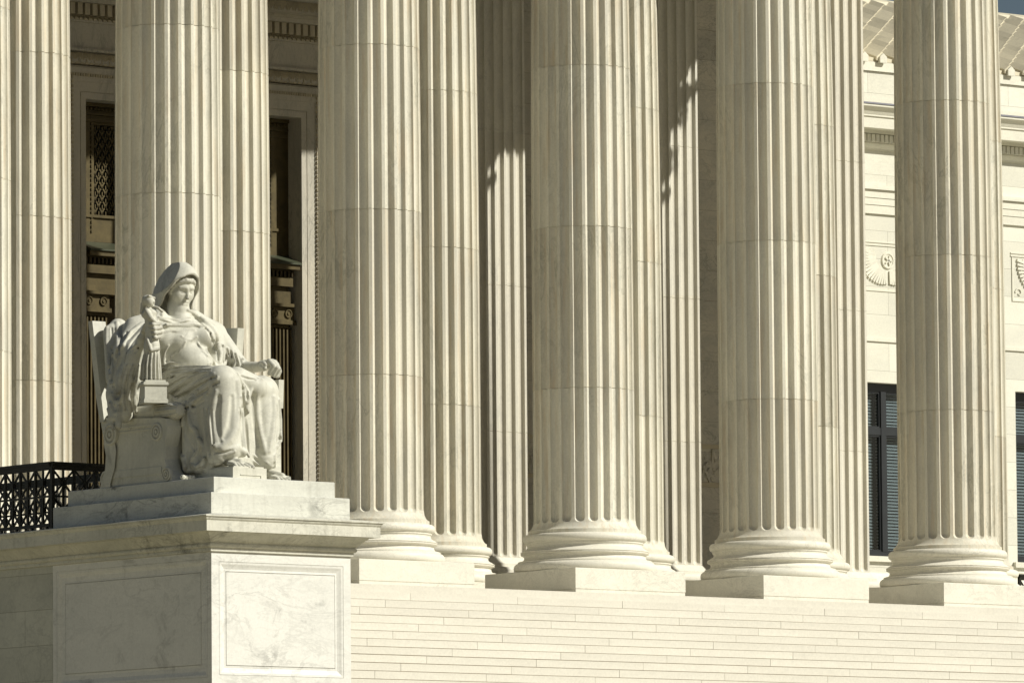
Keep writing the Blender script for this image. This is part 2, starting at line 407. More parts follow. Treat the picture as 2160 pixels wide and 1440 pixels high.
# ------------------------------------------------------------------ portico building: wall, pilasters, floor, entablature
portico = empty('portico', (0, 8.6, 0))
tag(portico, kind='thing'); tag(portico, 'shaded marble portico wall with fluted pilasters, door surround and entablature behind the columns', 'building')
def P_(o):
    o.matrix_parent_inverse = portico.matrix_world.inverted(); return o
def pbuild(mb, name, mt, smooth=None, parent=None):
    """world-placed part of the portico"""
    mb.v = [(x, y - 8.6, z) for x, y, z in mb.v]
    return mb.build(name, mt, parent or portico, smooth=smooth)

DW = 2.45            # half width of the door opening
ZD = 9.27            # its head
m = MB()
m.box(DW + .60, 16.1, 8.6, 10.2, 0, 17.6); m.box(-16.1, -DW - .60, 8.6, 10.2, 0, 17.6)
m.box(-DW - .60, DW + .60, 8.6, 10.2, ZD + .9, 17.6, skip='')
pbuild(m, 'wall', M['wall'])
# door surround (architrave with fascias), drawn as U-shaped sweep
def surround(prof, name, mt, ztop, sm=None):
    m = MB()
    # prof: (distance from the opening edge, projection towards the street from y=8.6)
    pts_l = []
    for side in (-1, 1):
        vs = []
        for d, p in prof:
            x = side * (DW + d)
            vs += [(x, 8.6 - p, 0), (x, 8.6 - p, ztop + d)]
        k = len(prof)
        fs = [(2*i, 2*i+1, 2*i+3, 2*i+2) for i in range(k - 1)]
        m.add(vs, fs)
    vs = []
    for d, p in prof: vs += [(-DW - d, 8.6 - p, ztop + d), (DW + d, 8.6 - p, ztop + d)]
    m.add(vs, [(2*i, 2*i+1, 2*i+3, 2*i+2) for i in range(len(prof) - 1)])
    return pbuild(m, name, mt, sm)
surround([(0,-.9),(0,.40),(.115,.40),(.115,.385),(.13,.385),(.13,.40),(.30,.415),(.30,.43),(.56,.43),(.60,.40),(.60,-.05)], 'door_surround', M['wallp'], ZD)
# bead along the outer rim of the surround
m = MB()
for z in np.arange(.1, 9.7, .085):
    for sx in (-1, 1):
        m.box(sx*(DW + .335) - .02, sx*(DW + .335) + .02, 8.135, 8.172, z, z + .05, tone=random.random())
pbuild(m, 'bead_moulding', M['carved'])
# stone blocks of the jamb: thin joints
# entablature over the door: carved band, leaf band, frieze, dentils, cornice
m = MB(); W = 4.6
for z0, z1, p in ((9.90,10.0,.46),(10.0,10.11,.42),(10.11,10.16,.56),(10.16,10.64,.50),(10.64,10.70,.55),(10.98,11.06,.70),(11.12,11.32,1.0),(11.32,11.4,1.03),(11.75,11.85,1.22)):
    m.box(-W - p + .4, W + p - .4, 8.6 - p, 8.598, z0 + .001, z1)
m.box(-W, W, 8.12, 8.599, 10.7, 10.98); m.box(-W - .3, W + .3, 7.86, 8.597, 11.062, 11.118); m.box(-W-.5, W+.5, 7.5, 8.597, 11.402, 11.748)
pbuild(m, 'door_entablature', M['wallp'])
m = MB()                                  # dentils
x = -W
while x < W: m.box(x, x + .105, 7.97, 8.118, 10.765, 10.975, tone=random.random()); x += .165
pbuild(m, 'dentil_course', M['carved'])
def leafband(z0, z1, y, pitch, name, n=5, depth=.05):
    """a carved band: overlapping pointed leaves with midribs"""
    m = MB(); x = -W; h = z1 - z0
    while x < W:
        vs = []; fs = []
        K = 6
        for i in range(K + 1):
            t = i / K; w = pitch * .5 * (1 - t**2.2) + .004
            d = depth * (.3 + .9 * math.sin(math.pi * min(1, t + .15)))
            for s_ in (-1, -.5, 0, .5, 1):
                rib = .35 if s_ == 0 else (1 if abs(s_) == .5 else .1)
                vs.append((x + s_ * w, y - d * rib, z1 - t * h))
        for i in range(K):
            for j in range(4): fs.append((i*5+j, i*5+j+1, i*5+j+6, i*5+j+5))
        m.add(vs, fs, random.random()); x += pitch
        # dart
        m.bar((x - pitch/2, y - .01, z1 - h*.45), (x - pitch/2, y - depth*.7, z0), .018)
    return pbuild(m, name, M['carved'])
leafband(10.70, 10.765, 8.10, .10, 'egg_moulding', depth=.05)
leafband(9.93, 10.09, 8.16, .17, 'leaf_moulding', depth=.06)
leafband(11.14, 11.31, 7.58, .14, 'leaf_moulding', depth=.06)
leafband(11.46, 11.74, 7.48, .2, 'leaf_moulding', depth=.09)
m = MB(); x = -W                           # bead and reel strings
for z, y in ((9.885, 8.15), (10.675, 8.04)):
    x = -W
    while x < W: m.box(x, x + .06, y - .02, y + .06, z, z + .035, tone=random.random()); x += .105
pbuild(m, 'bead_moulding', M['carved'])
m = MB(); x = -DW - .42
while x < DW + .42: m.box(x, x + .03, 8.145, 8.171, ZD + .40, ZD + .455, tone=random.random()); x += .055
pbuild(m, 'bead_moulding', M['carved'])

# relief panels let into the wall between the pilasters (a draped swag of leaves)
def relief(x0, x1):
    m = MB(); m.box(x0, x1, 8.575, 8.5995, 3.60, 3.68); m.box(x0, x1, 8.575, 8.5995, 2.86, 2.94)
    pbuild(m, 'panel_border', M['carved'])
    m = MB(); n = 46
    for i in range(n):
        xx = x0 + .12 + (x1 - x0 - .24) * i / n; zc = 3.27 + .18 * math.sin(i * .9)
        a = .9 * math.sin(i * 1.7); ln = .16 + .05 * math.sin(i * 2.3)
        p = Vector((xx - ln*math.cos(a + 1.2), 8.585, zc - ln*math.sin(a + 1.2))); q = Vector((xx + ln*math.cos(a + 1.2), 8.545, zc + ln*math.sin(a + 1.2)))
        m.bar(p, q, .055, .05, tone=random.random())
        m.lathe([(.0,.045),(.04,.035),(.06,.0)], 10, axis='y', o=(xx, 8.6, 3.02 + .5 * ((i * 7) % 5) / 5))
    m.v = [(x, 8.5998 - (8.6 - y)*.45, z) for x, y, z in m.v]
    pbuild(m, 'carved_panel', M['wallp'], 30)
relief(11.83, 14.40); relief(7.53, 10.10); relief(3.2, 5.8)

# pilasters
def pilaster(x0):
    hw = .83; yf = 7.85; n = 7; pitch = .23; fw = .0875
    g = MB(); zs = [1.18, 1.275, 1.279, 1.29, 1.305, 1.33, 1.363, 3.624, 3.63, 3.636, 6.384, 6.39, 6.396, 9.314, 9.32, 9.326, 12.08, CAP]
    joints = (3.63, 6.39, 9.32)
    xs = [(-hw, 0, 9)]
    for k in range(n):
        c = (k - 3) * pitch
        for i in range(13): xs.append((c - fw * math.cos(math.pi * i / 12), -math.cos(math.pi*i/12) * fw, 1))
    xs.append((hw, 0, 9))
    vs = []
    for z in zs:
        nd = .009 if any(abs(z - j) < .001 for j in joints) else 0
        for x, s_, f in xs:
            d = 0
            if f == 1 and z > 1.275:
                hh = z - 1.275; q = fw*fw - s_*s_ - max(0, fw - hh)**2
                d = .85 * math.sqrt(q) if q > 0 else 0
            vs.append((x0 + x, yf + d + nd, z))
    w = len(xs); fs = [(j*w + i, j*w + i + 1, (j+1)*w + i + 1, (j+1)*w + i) for j in range(len(zs) - 1) for i in range(w - 1)]
    g.add(vs, fs)
    for sx in (-1, 1):
        g.add([(x0 + sx*hw, yf, 1.18), (x0 + sx*hw, 8.6, 1.18), (x0 + sx*hw, 8.6, CAP), (x0 + sx*hw, yf, CAP)], [(0,1,2,3)])
    shaft = pbuild(g, 'pilaster', M['column3'], 30)
    pr = [(0,0),(.36,0),(.36,.43),(.345,.43),(.36,.46),(.362,.50),(.345,.565),(.30,.59),(.29,.617),(.20,.64),(.18,.69),(.23,.74),(.245,.78),(.21,.80),(.13,.85),(.13,.90),(.15,.92),(.15,.945),(.19,.97),(.20,1.02),(.17,1.08),(.10,1.095),(.10,1.15),(.055,1.19),(.015,1.25),(0,1.27),(0,1.27)]
    g = MB(); g.sweep([(o, z) for o, z in pr], [(x0 - hw, 8.6), (x0 - hw, yf), (x0 + hw, yf), (x0 + hw, 8.6)])
    g.v = [(x, y, z) for x, y, z in g.v]
    pbuild(g, 'pilaster_base', M['column2'], 38)
    g = MB(); g.box(x0 - .88, x0 + .88, 7.78, 8.59, CAP, CAP + .12); g.box(x0 - .95, x0 + .95, 7.7, 8.59, CAP + .12, S - .3); g.box(x0 - 1.1, x0 + 1.1, 7.55, 8.59, S - .3, S - .001)
    pbuild(g, 'pilaster_capital', M['column2'])
M['column3'] = marble('pilaster_marble', (.70,.662,.56), (.60,.57,.49), vein=(.36,.35,.32), stretch=(1.5,1.5,.5), rot=(.2,.3,0), vein_amt=.45, drums=True, tone_amt=0)
for x in (AX[0], AX[1], AX[2], AX[5], AX[6], AX[7]): pilaster(x)

# floor (stylobate), entablature, ceiling, pediment
m = MB(); m.box(-16.61, 16.61, -1.345, 8.6, -.1503, 0)
pbuild(m, 'portico_floor', M['step'])
m = MB()
for y in (0., 4.3): m.box(-16.1, 16.1, y - .80, y + .80, S, S + 1.9)
for sx in (-1, 1):
    m.box(sx*15.264 - .80, sx*15.264 + .80, .801, 3.499, S, S + 1.9); m.box(sx*15.264 - .80, sx*15.264 + .80, 5.101, 8.599, S, S + 1.9)
pbuild(m, 'architrave', M['soffit'])
m = MB(); m.box(-16.1, 16.1, -.799, 8.599, S + 1.901, S + 2.9)
m.sweep([(0, S + 2.901),(.25, S + 2.95),(.30, S + 3.2),(.85, S + 3.25),(.85, S + 3.55),(1.1, S + 3.8),(1.1, S + 3.95),(0, S + 3.96)], [(-16.1, 8.6), (-16.1, -.8), (16.1, -.8), (16.1, 8.6)])
pbuild(m, 'cornice', M['soffit'])
m = MB(); m.prism([(-17, 0), (17, 0), (0, 4.3)], lambda p, d: (p[0], d, S + 3.97 + p[1]), -1.7, 8.59)
pbuild(m, 'pediment', M['soffit'])

# ------------------------------------------------------------------ bronze door screen, set back in the opening
door = empty('bronze_door', (0, 8.69, 0))
tag(door, kind='thing'); tag(door, 'tall bronze door screen with pierced grille and fluted pilasters in the dark opening', 'door')
def dbuild(mb, name, mt, smooth=None, parent=None):
    mb.v = [(x, y - 8.9, z) for x, y, z in mb.v]; return mb.build(name, mt, parent or door, smooth=smooth)
m = MB()
m.box(-2.45, 2.45, 9.10, 9.2, 0, 9.27)
dbuild(m, 'backing', M['dark'])
# frame round the grille
m = MB()
m.box(-2.45, -1.98, 8.82, 9.099, 6.73, 9.269); m.box(1.98, 2.45, 8.82, 9.099, 6.73, 9.269)
m.box(-1.98, 1.98, 8.86, 9.099, 8.88, 9.269); m.box(-1.98, 1.98, 8.83, 9.099, 6.74, 7.18)
for z, p, h in ((9.20, .08, .06), (9.05, .05, .03), (8.93, .04, .04), (7.18, .03, .05)): m.box(-2.44 + .02, 2.42, 8.82 - p, 8.859, z - .001, z + h)
dbuild(m, 'grille_frame', M['bronze'])
m = MB(); x = -2.40
while x < 2.4: m.lathe([(0,.03),(.022,.022),(.034,0)], 8, axis='y', o=(x, 8.80, 9.16)); x += .085
for z in np.arange(6.9, 9.1, .085):
    for sx in (-1, 1): m.box(sx*2.04 - .014, sx*2.04 + .014, 8.795, 8.825, z, z + .05)
dbuild(m, 'bead_moulding', M['bronze'], 30)
# grille: rows of overlapping scales, pierced
m = MB(); sw = .155; zz = 7.24; row = 0
while zz < 8.86:
    x = -1.96 + (sw / 2 if row % 2 else 0)
    while x < 1.96:
        for k in range(7):
            t0 = math.pi * k / 7; t1 = math.pi * (k + 1) / 7
            m.bar((x + sw/2*math.cos(t0), 8.93, zz + .135*math.sin(t0)), (x + sw/2*math.cos(t1), 8.93, zz + .135*math.sin(t1)), .022, .03)
        m.bar((x, 8.925, zz + .0), (x, 8.925, zz + .075), .03, .02)
        x += sw
    zz += .118; row += 1
dbuild(m, 'grille', M['bronze'])
# projecting lintel cornice with a weathered green top edge
m = MB()
pr = [(0,6.74),(.08,6.72),(.50,6.56),(.50,6.535)]
m.prism([(8.82,6.735),(8.34,6.56),(8.34,6.53),(8.82,6.53)], lambda p, d: (d, p[0], p[1]), -2.40, 2.40)
dbuild(m, 'lintel_top', M['verd'])
m = MB()
for z0, z1, p in ((6.44,6.529,.44),(6.30,6.439,.20),(6.14,6.299,.27),(6.05,6.139,.15),(5.82,6.049,.22),(5.76,5.819,.30)): m.box(-2.38 + (.45 - p) * .2, 2.38 - (.45 - p) * .2, 8.82 - p, 9.098, z0, z1)
dbuild(m, 'lintel', M['bronze'])
m = MB(); x = -2.35
while x < 2.35: m.box(x, x + .05, 8.565, 8.62, 6.32, 6.42); x += .09
dbuild(m, 'dentil_course', M['bronzed'])
for sx in (-1, 1):
    g = MB(); c = sx * 2.10; w = .27
    g.box(c - w - .03, c + w + .03, 8.60, 9.097, 5.52, 5.758)                      # capital block
    g.box(c - w - .06, c + w + .06, 8.57, 9.097, 5.44, 5.519)
    for dx in (-.16, .16):
        g.lathe([(0,.03),(.025,.03),(.03,.012),(.055,.012),(.062,.03),(.078,.03),(.085,0)], 20, axis='y', o=(c + dx, 8.60, 5.64))
    dbuild(g, 'capital', M['bronze'], 35)
    g = MB(); g.box(c - w, c + w, 8.69, 9.097, 0, 5.439)
    for k in range(7):
        xx = c - w + .018 + k * (2*w - .036) / 6
        g.box(xx - .016, xx + .016, 8.63, 8.6899, .3, 5.35)
    for k in range(6):
        xx = c - w + .018 + (k + .5) * (2*w - .036) / 6
        g.lathe([(.026,0),(.03,.058)], 8, a0=0, a1=math.pi, axis='y', o=(xx, 8.69, 5.35))
    dbuild(g, 'pilaster', M['bronze'])
# leaves with panels
for sx in (-1, 1):
    g = MB(); x0, x1 = (.01, 1.78) if sx > 0 else (-1.78, -.01)
    g.box(x0, x1, 8.95, 9.05, 0, 5.75)
    for r_ in range(4):
        z0 = .25 + r_ * 1.37
        g.box(x0 + .12, x1 - .12, 8.93, 8.9499, z0, z0 + .05); g.box(x0 + .12, x1 - .12, 8.93, 8.9499, z0 + 1.15, z0 + 1.2)
        g.box(x0 + .12, x0 + .17, 8.93, 8.9499, z0 + .051, z0 + 1.149); g.box(x1 - .17, x1 - .12, 8.93, 8.9499, z0 + .051, z0 + 1.149)
    dbuild(g, 'door_leaf', M['bronzed'])

# ------------------------------------------------------------------ steps
m = MB(); RI, TR = .1503, .30; nst = 57
for k in range(1, nst):
    y0 = -1.345 - TR * k; z1 = -RI * k
    off = (-.778 * k + .55) % 2.33
    xs_ = [-16.58]; x = -16.58 - 2.33 + off; gp = random.choice((.0275,.028,.0285,.0295,.0305))
    while x < 16.58:
        x += 2.33
        if x > -16.3: xs_.append(min(x, 16.58))
    for a, b in zip(xs_, xs_[1:]):
        if b - a < .05: continue
        jz = random.uniform(-.0012, .0012)
        m.box(a + .0035, b - .0035, y0 + random.uniform(-.002, .002), y0 + TR + .06, z1 - RI + gp + jz, z1, tone=random.random())
steps = m.build('steps', M['step']); tag(steps, kind='structure')
m = MB()                                  # mortar bed behind the risers: one stepped solid
pts = []
for k in range(nst - 1, 0, -1):
    y0 = -1.345 - TR * k + .02; z1 = -RI * k - .006
    pts += [(y0, z1 - RI), (y0, z1)]
pts = [(-1.4, pts[0][1])] + pts + [(-1.4, pts[-1][1])]
m.prism(pts, lambda p, d: (d, p[0], p[1]), -16.575, 16.575)
M['mortar'] = plain('mortar', (.50,.44,.36), rough=.9, var=.2)
bed = m.build('steps_bed', M['mortar']); tag(bed, kind='structure')

# ------------------------------------------------------------------ ground and terraces
g = MB(); g.box(-600, 600, -700, 500, -9.2, -8.71); gr = g.build('ground', M['ground']); tag(gr, kind='structure')
g = MB(); g.box(16.62, 60, 4.45, 8.59, -1, -.004); g.box(-60, -16.62, 4.45, 8.59, -1, -.004)
te = g.build('terrace', M['step']); tag(te, kind='structure')

# ------------------------------------------------------------------ cheek walls, pedestal
COP = [(.0,-.84),(.03,-.835),(.035,-.80),(.03,-.785),(.05,-.782),(.066,-.765),(.068,-.745),(.06,-.728),(.045,-.72),(.05,-.712),(.07,-.70),(.10,-.67),(.15,-.62),(.19,-.588),(.235,-.582),(.235,-.575),
       (.30,-.575),(.30,-.43),(.305,-.425),(.312,-.418),(.322,-.40),(.325,-.388),(.322,-.383),(.34,-.38),(.342,-.362),(.34,-.358),(.0,-.312)]
XL, XR, YF, YB = -19.01, -16.59, -17.73, -13.98
def panel_face(m, to, u0, u1, z0, z1, a=.135, b=.26, c=.30):
    """sunk moulded panel on a face; to(u, d, z): d = depth into the face"""
    def ring(o, d): return [(u0 + o, z0 + o, d), (u1 - o, z0 + o, d), (u1 - o, z1 - o, d), (u0 + o, z1 - o, d)]
    seq = [ring(0, 0), ring(a - .006, 0), ring(a - .006, .009), ring(a, .009), ring(a, .001), ring(a + .03, .004), ring(a + .045, .010), ring(a + .065, .018), ring(a + .085, .024), ring(b - .03, .027), ring(b, .024), ring(b, .042), ring(b + .009, .042), ring(b + .009, .022)]
    vs = [to(u, d, z) for r_ in seq for u, z, d in r_]
    fs = []
    for j in range(len(seq) - 1):
        for i in range(4): fs.append((j*4 + i, j*4 + (i+1) % 4, (j+1)*4 + (i+1) % 4, (j+1)*4 + i))
    k = 4 * (len(seq) - 1); fs.append((k, k+1, k+2, k+3)); m.add(vs, fs)
ped = empty('pedestal', (-17.8, -15.855, -8.7))
tag(ped, kind='thing'); tag(ped, 'large white marble pedestal with sunk panels and projecting cornice under the seated statue', 'pedestal')
def qbuild(mb, name, mt, smooth=None, par=None):
    par = par or ped; l = par.location
    mb.v = [(x - l.x, y - l.y, z - l.z) for x, y, z in mb.v]; return mb.build(name, mt, par, smooth=smooth)
g = MB(); zt = -.842; zb = -2.86
panel_face(g, lambda u, d, z: (u, YF + d, z), XL, XR, zb + .20, zt)
panel_face(g, lambda u, d, z: (XL + d, u, z), YF, YB, zb + .20, zt, a=.10, b=.27)
g.add([(XR, YF, zb+.2), (XR, YB, zb+.2), (XR, YB, zt), (XR, YF, zt)], [(0,1,2,3)])
g.add([(XL, YB, zb+.2), (XR, YB, zb+.2), (XR, YB, zt), (XL, YB, zt)], [(0,1,2,3)])
g.box(XL - .0, XR + .0, YF - .0, YB, -8.7, zb + .198)
qbuild(g, 'die', M['pedestal'])
g = MB(); g.sweep(COP, [(XL, YB), (XL, YF), (XR, YF), (XR, YB)]); g.box(XL + .01, XR - .01, YF + .01, YB, -.84, -.313)
qbuild(g, 'cornice', M['cornice'], 30)
def soft_block(x0, x1, y0, y1, z0, z1, b=.008):
    m = MB()
    for lo, hi, e in ((z0, z1 - b, 0), ): pass
    ring = lambda e, z: [(x0 + e, y0 + e, z), (x1 - e, y0 + e, z), (x1 - e, y1 - e, z), (x0 + e, y1 - e, z)]
    vs = ring(0, z0) + ring(0, z1 - b) + ring(b, z1); fs = [(3,2,1,0), (8,9,10,11)]
    for j in range(2):
        for i in range(4): fs.append((j*4+i, j*4+(i+1)%4, (j+1)*4+(i+1)%4, (j+1)*4+i))
    m.add(vs, fs); return m
qbuild(soft_block(XL + .005, XR - .005, YF + .005, YB - .005, -.3115, -.02), 'base_course', M['pedblock'])
qbuild(soft_block(XL + .16, XR - .155, YF + .15, YB - .15, -.0195, .208), 'base_course', M['pedblock'])

def cheek(sx, label):
    o = empty('cheek_wall', (sx*17.8, -7, -8.7)); tag(o, kind='thing'); tag(o, label, 'wall', 'cheek walls beside the steps')
    if sx < 0:
        y0, y1 = YB + .002, -1.35
        g = MB(); g.box(XL + .035, XR - .02, y0, y1, -8.7, -.84); qbuild(g, 'wall', M['cheek'], par=o)
        g = MB(); g.sweep([(a + .0, z) for a, z in COP], [(XL + .03, y1), (XL + .03, y0)]); g.sweep([(a, z) for a, z in COP], [(XR - .02, y0), (XR - .02, y1)])
        g.box(XL + .04, XR - .03, y0, y1, -.839, -.3125); qbuild(g, 'coping', M['cornice'], 30, par=o)
    else:
        g = MB(); g.box(16.61, 19.0, -17.7, -1.35, -8.7, -.84); qbuild(g, 'wall', M['cheek'], par=o)
        g = MB(); g.box(16.4, 19.3, -18, -1.35, -.839, -.32); qbuild(g, 'coping', M['cornice'], par=o)
cheek(-1, 'long shaded ashlar wall with moulded coping running back from the statue pedestal')
cheek(1, 'cheek wall on the far side of the steps, outside the photo on the right')
# portico sub-structure between cheek walls and terraces
g = MB(); g.box(-16.61, 16.61, -1.3, 8.6, -8.7, -.151); g.box(16.62, 22, -1.34, 4.44, -8.7, -1.2); g.box(-22, -16.62, -1.34, 4.44, -8.7, -1.2)
pbuild(g, 'substructure', M['cheek'])

# ------------------------------------------------------------------ bronze lattice railings
def railing(p, q, z0, label, H=.94, cells=2, loc=None, skip=False):
    o = empty('lattice_railing', (p[0], p[1], z0)); tag(o, kind='thing'); tag(o, label, 'railing', 'dark bronze lattice railings')
    p = Vector((0, 0, 0)); q = Vector((q[0] - o.location.x, q[1] - o.location.y, 0)); Lg = q.length; d = q.normalized()
    n = max(1, round(Lg / .375)); c = Lg / n; rows = cells; hb = .06; ch = (H - .09 - hb - .03) / rows
    at = lambda s_, z: d * s_ + Vector((0, 0, z))
    g = MB(); g.bar(at(-.03, H - .02), at(Lg + .03, H - .02), .11, .04); g.bar(at(-.02, H - .055), at(Lg + .02, H - .055), .07, .035); g.bar(at(-.02, H - .085), at(Lg + .02, H - .085), .05, .03)
    g.build('top_rail', M['rail'], o)
    g = MB(); g.bar(at(0, hb), at(Lg, hb), .05, .045); g.build('bottom_rail', M['rail'], o)
    for s_ in ([0, Lg] if Lg < 3 else [0, Lg / 2, Lg])[1 if skip else 0:]:
        g = MB(); g.bar(at(s_, 0), at(s_, H - .07), .052, .052); g.build('post', M['rail'], o)
    g = MB()
    for i in range(n):
        for r_ in range(rows):
            s0, s1 = i*c, (i+1)*c; z0_, z1_ = hb + .02 + r_*ch, hb + .02 + (r_+1)*ch; sm, zm = (s0+s1)/2, (z0_+z1_)/2
            g.bar(at(s0, z0_), at(s1, z1_), .024); g.bar(at(s0, z1_), at(s1, z0_), .024)
            g.bar(at(sm, z0_), at(sm, z1_), .026)
            g.bar(at(s0, z1_), at(s1, z1_), .028)
            nrm = Vector((-d.y, d.x, 0))
            g.bar(at(sm, zm) - nrm*.03, at(sm, zm) + nrm*.03, .075, .075)
        if i: g.bar(at(i*c, hb), at(i*c, H - .09), .034)
        g.bar(at(i*c + c/4, 0), at(i*c + c/4, hb), .03); 
    g.build('lattice', M['rail'], o)
railing((-18.93, -13.86), (-17.03, -13.86), -.312, 'short lattice railing run behind the statue chair, facing the street', H=.955)
railing((-18.93, -13.82), (-18.93, -2.), -.312, 'long lattice railing on top of the left wall, nearer the left edge of the photo', H=.955, skip=True)
railing((-17.0, -13.74), (-17.0, -2.), -.312, 'long lattice railing seen through the gaps of the nearer one', H=.955)
railing((16.9, 4.6), (16.9, 8.45), 0., 'dark railing end showing as a short bar left of the rightmost column plinth', H=1.1)
railing((17.0, 4.55), (24.5, 4.55), 0., 'lattice railing below the right wing window at the right edge of the photo', H=1.1)

# ------------------------------------------------------------------ wing building
wing = empty('wing_building', (24, 8.6, 0))
tag(wing, kind='thing'); tag(wing, 'sunlit marble wing with tall windows, dentilled cornice and ridged stone tile roof at the right', 'building')
def wbuild(mb, name, mt, smooth=None, parent=None):
    l = Vector((24, 8.6, 0))
    if parent is not None: l = l + Vector(parent.location)
    mb.v = [(x - l.x, y - l.y, z - l.z) for x, y, z in mb.v]; return mb.build(name, mt, parent or wing, smooth=smooth)
WC = [17.34 + 4.28*k for k in range(3)]; WH = .875; Z0, Z1 = 1.66, 5.09; XE = 27.
g = MB(); g.box(16.11, XE, 8.6, 9.6, -1, Z0 - .001); g.box(16.11, XE, 8.6, 9.6, Z1, 10.05)
xs_ = [16.11] + [v for c in WC for v in (c - WH, c + WH)] + [XE]
for a, b in zip(xs_[::2], xs_[1::2]): g.box(a, b, 8.6, 9.6, Z0 - .001, Z1)
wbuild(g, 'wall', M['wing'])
g = MB()
g.sweep([(0,.9),(.17,.9),(.17,1.12),(.13,1.20),(.06,1.27),(.04,1.32),(0,1.34)][::1], [(16.12, 8.599), (XE, 8.599)])
wbuild(g, 'base_moulding', M['wingp'], 30)
g = MB()
A = lambda z0, z1, p: g.box(16.12, XE, 8.6 - p, 8.5995, z0, z1)
A(5.90,5.965,.035); A(8.43,8.60,.05); A(8.604,8.74,.065); A(8.744,8.90,.08); A(8.904,8.95,.13); A(8.951,8.99,.10)
g.sweep([(0,9.70),(.04,9.70),(.05,9.73),(.10,9.76),(.13,9.81),(.13,9.83),(.10,9.83),(.10,9.99),(.20,10.0),(.22,10.06),(.50,10.065),(.50,10.28),(.53,10.29),(.53,10.32),(.545,10.34),(.56,10.38),(.60,10.43),(.66,10.47),(.66,10.505),(0,10.55)], [(16.12, 8.6), (XE, 8.6)])
wbuild(g, 'entablature', M['wingp'], 30)
g = MB(); x = 16.2
while x < XE - .2: g.box(x, x + .085, 8.39, 8.501, 9.835, 9.985, tone=random.random()); x += .117
wbuild(g, 'dentil_course', M['wingp'])
g = MB(); g.box(16.12, XE, 7.925, 8.2, 10.512, 10.545); wbuild(g, 'gutter', M['gutter'])
g = MB(); g.box(16.12, XE, 8.85, 9.6, 10.54, 11.31); wbuild(g, 'attic', M['wing'])
g = MB(); g.box(16.12, XE, 8.80, 9.6, 11.315, 11.50); g.box(16.12, XE, 8.83, 8.849, 10.56, 10.78); wbuild(g, 'attic_coping', M['wingp'])
# carved panels with a winged disc in low relief
def wing_panel(c):
    g = MB(); w = .86
    for x0, x1, z0, z1, p in ((c-w-.1, c+w+.1, 7.80,7.835,.03),(c-w-.1,c+w+.1,7.86,7.885,.03),(c-w-.07,c-w-.035,6.93,7.79,.03),(c+w+.035,c+w+.07,6.93,7.79,.03),(c-w-.07,c+w+.07,6.90,6.928,.03)):
        g.box(x0, x1, 8.6 - p, 8.5996, z0, z1)
    g.lathe([(0,.05),(.05,.05),(.06,.03),(.12,.03),(.13,.055),(.16,.055),(.175,0)], 28, axis='y', o=(c, 8.6, 7.52))
    for k in range(5):
        a = k*2*math.pi/5; g.bar((c, 8.54, 7.52), (c + .1*math.cos(a), 8.54, 7.52 + .1*math.sin(a)), .035, .03)
    for sx in (-1, 1):
        # spread wing: rows of feathers fanning down from the disc
        for k in range(16):
            t = k / 15; a = R(-88 + 103*t); r0, r1 = .24, .50 + .22*t
            cx_, cz_ = c + sx*(.04 + .06*t), 7.55
            p0 = (cx_ + sx*r0*math.cos(a), 8.575, cz_ + r0*math.sin(a)); p1 = (cx_ + sx*r1*math.cos(a), 8.57, cz_ + r1*math.sin(a))
            g.bar(p0, p1, .062, .05, tone=random.random())
            for q in range(3):
                f0 = .35 + .22*q; rr = r0 + (r1 - r0)*f0
                g.lathe([(0,.05),(.028,.045),(.036,.03)], 8, axis='y', o=(cx_ + sx*rr*math.cos(a), 8.6, cz_ + rr*math.sin(a)))
        pts = []
        for i in range(16):
            t = i/15*3.6*math.pi/2; rr = .10*(1 - i/20)
            pts.append((c + sx*(.74 + rr*math.cos(t)), 8.58, 7.08 + rr*math.sin(t)))
        for a_, b_ in zip(pts, pts[1:]): g.bar(a_, b_, .03, .035)
        pts = [(c + sx*(.34 + .06*i), 8.57, 7.70 - .05*math.sin(i*.8)) for i in range(6)]
        for a_, b_ in zip(pts, pts[1:]): g.bar(a_, b_, .035, .035)
    g.v = [(x, 8.5999 - (8.6 - y)*.6, z) for x, y, z in g.v]
    wbuild(g, 'carved_panel', M['wingp'], 30)
for c in WC: wing_panel(c)
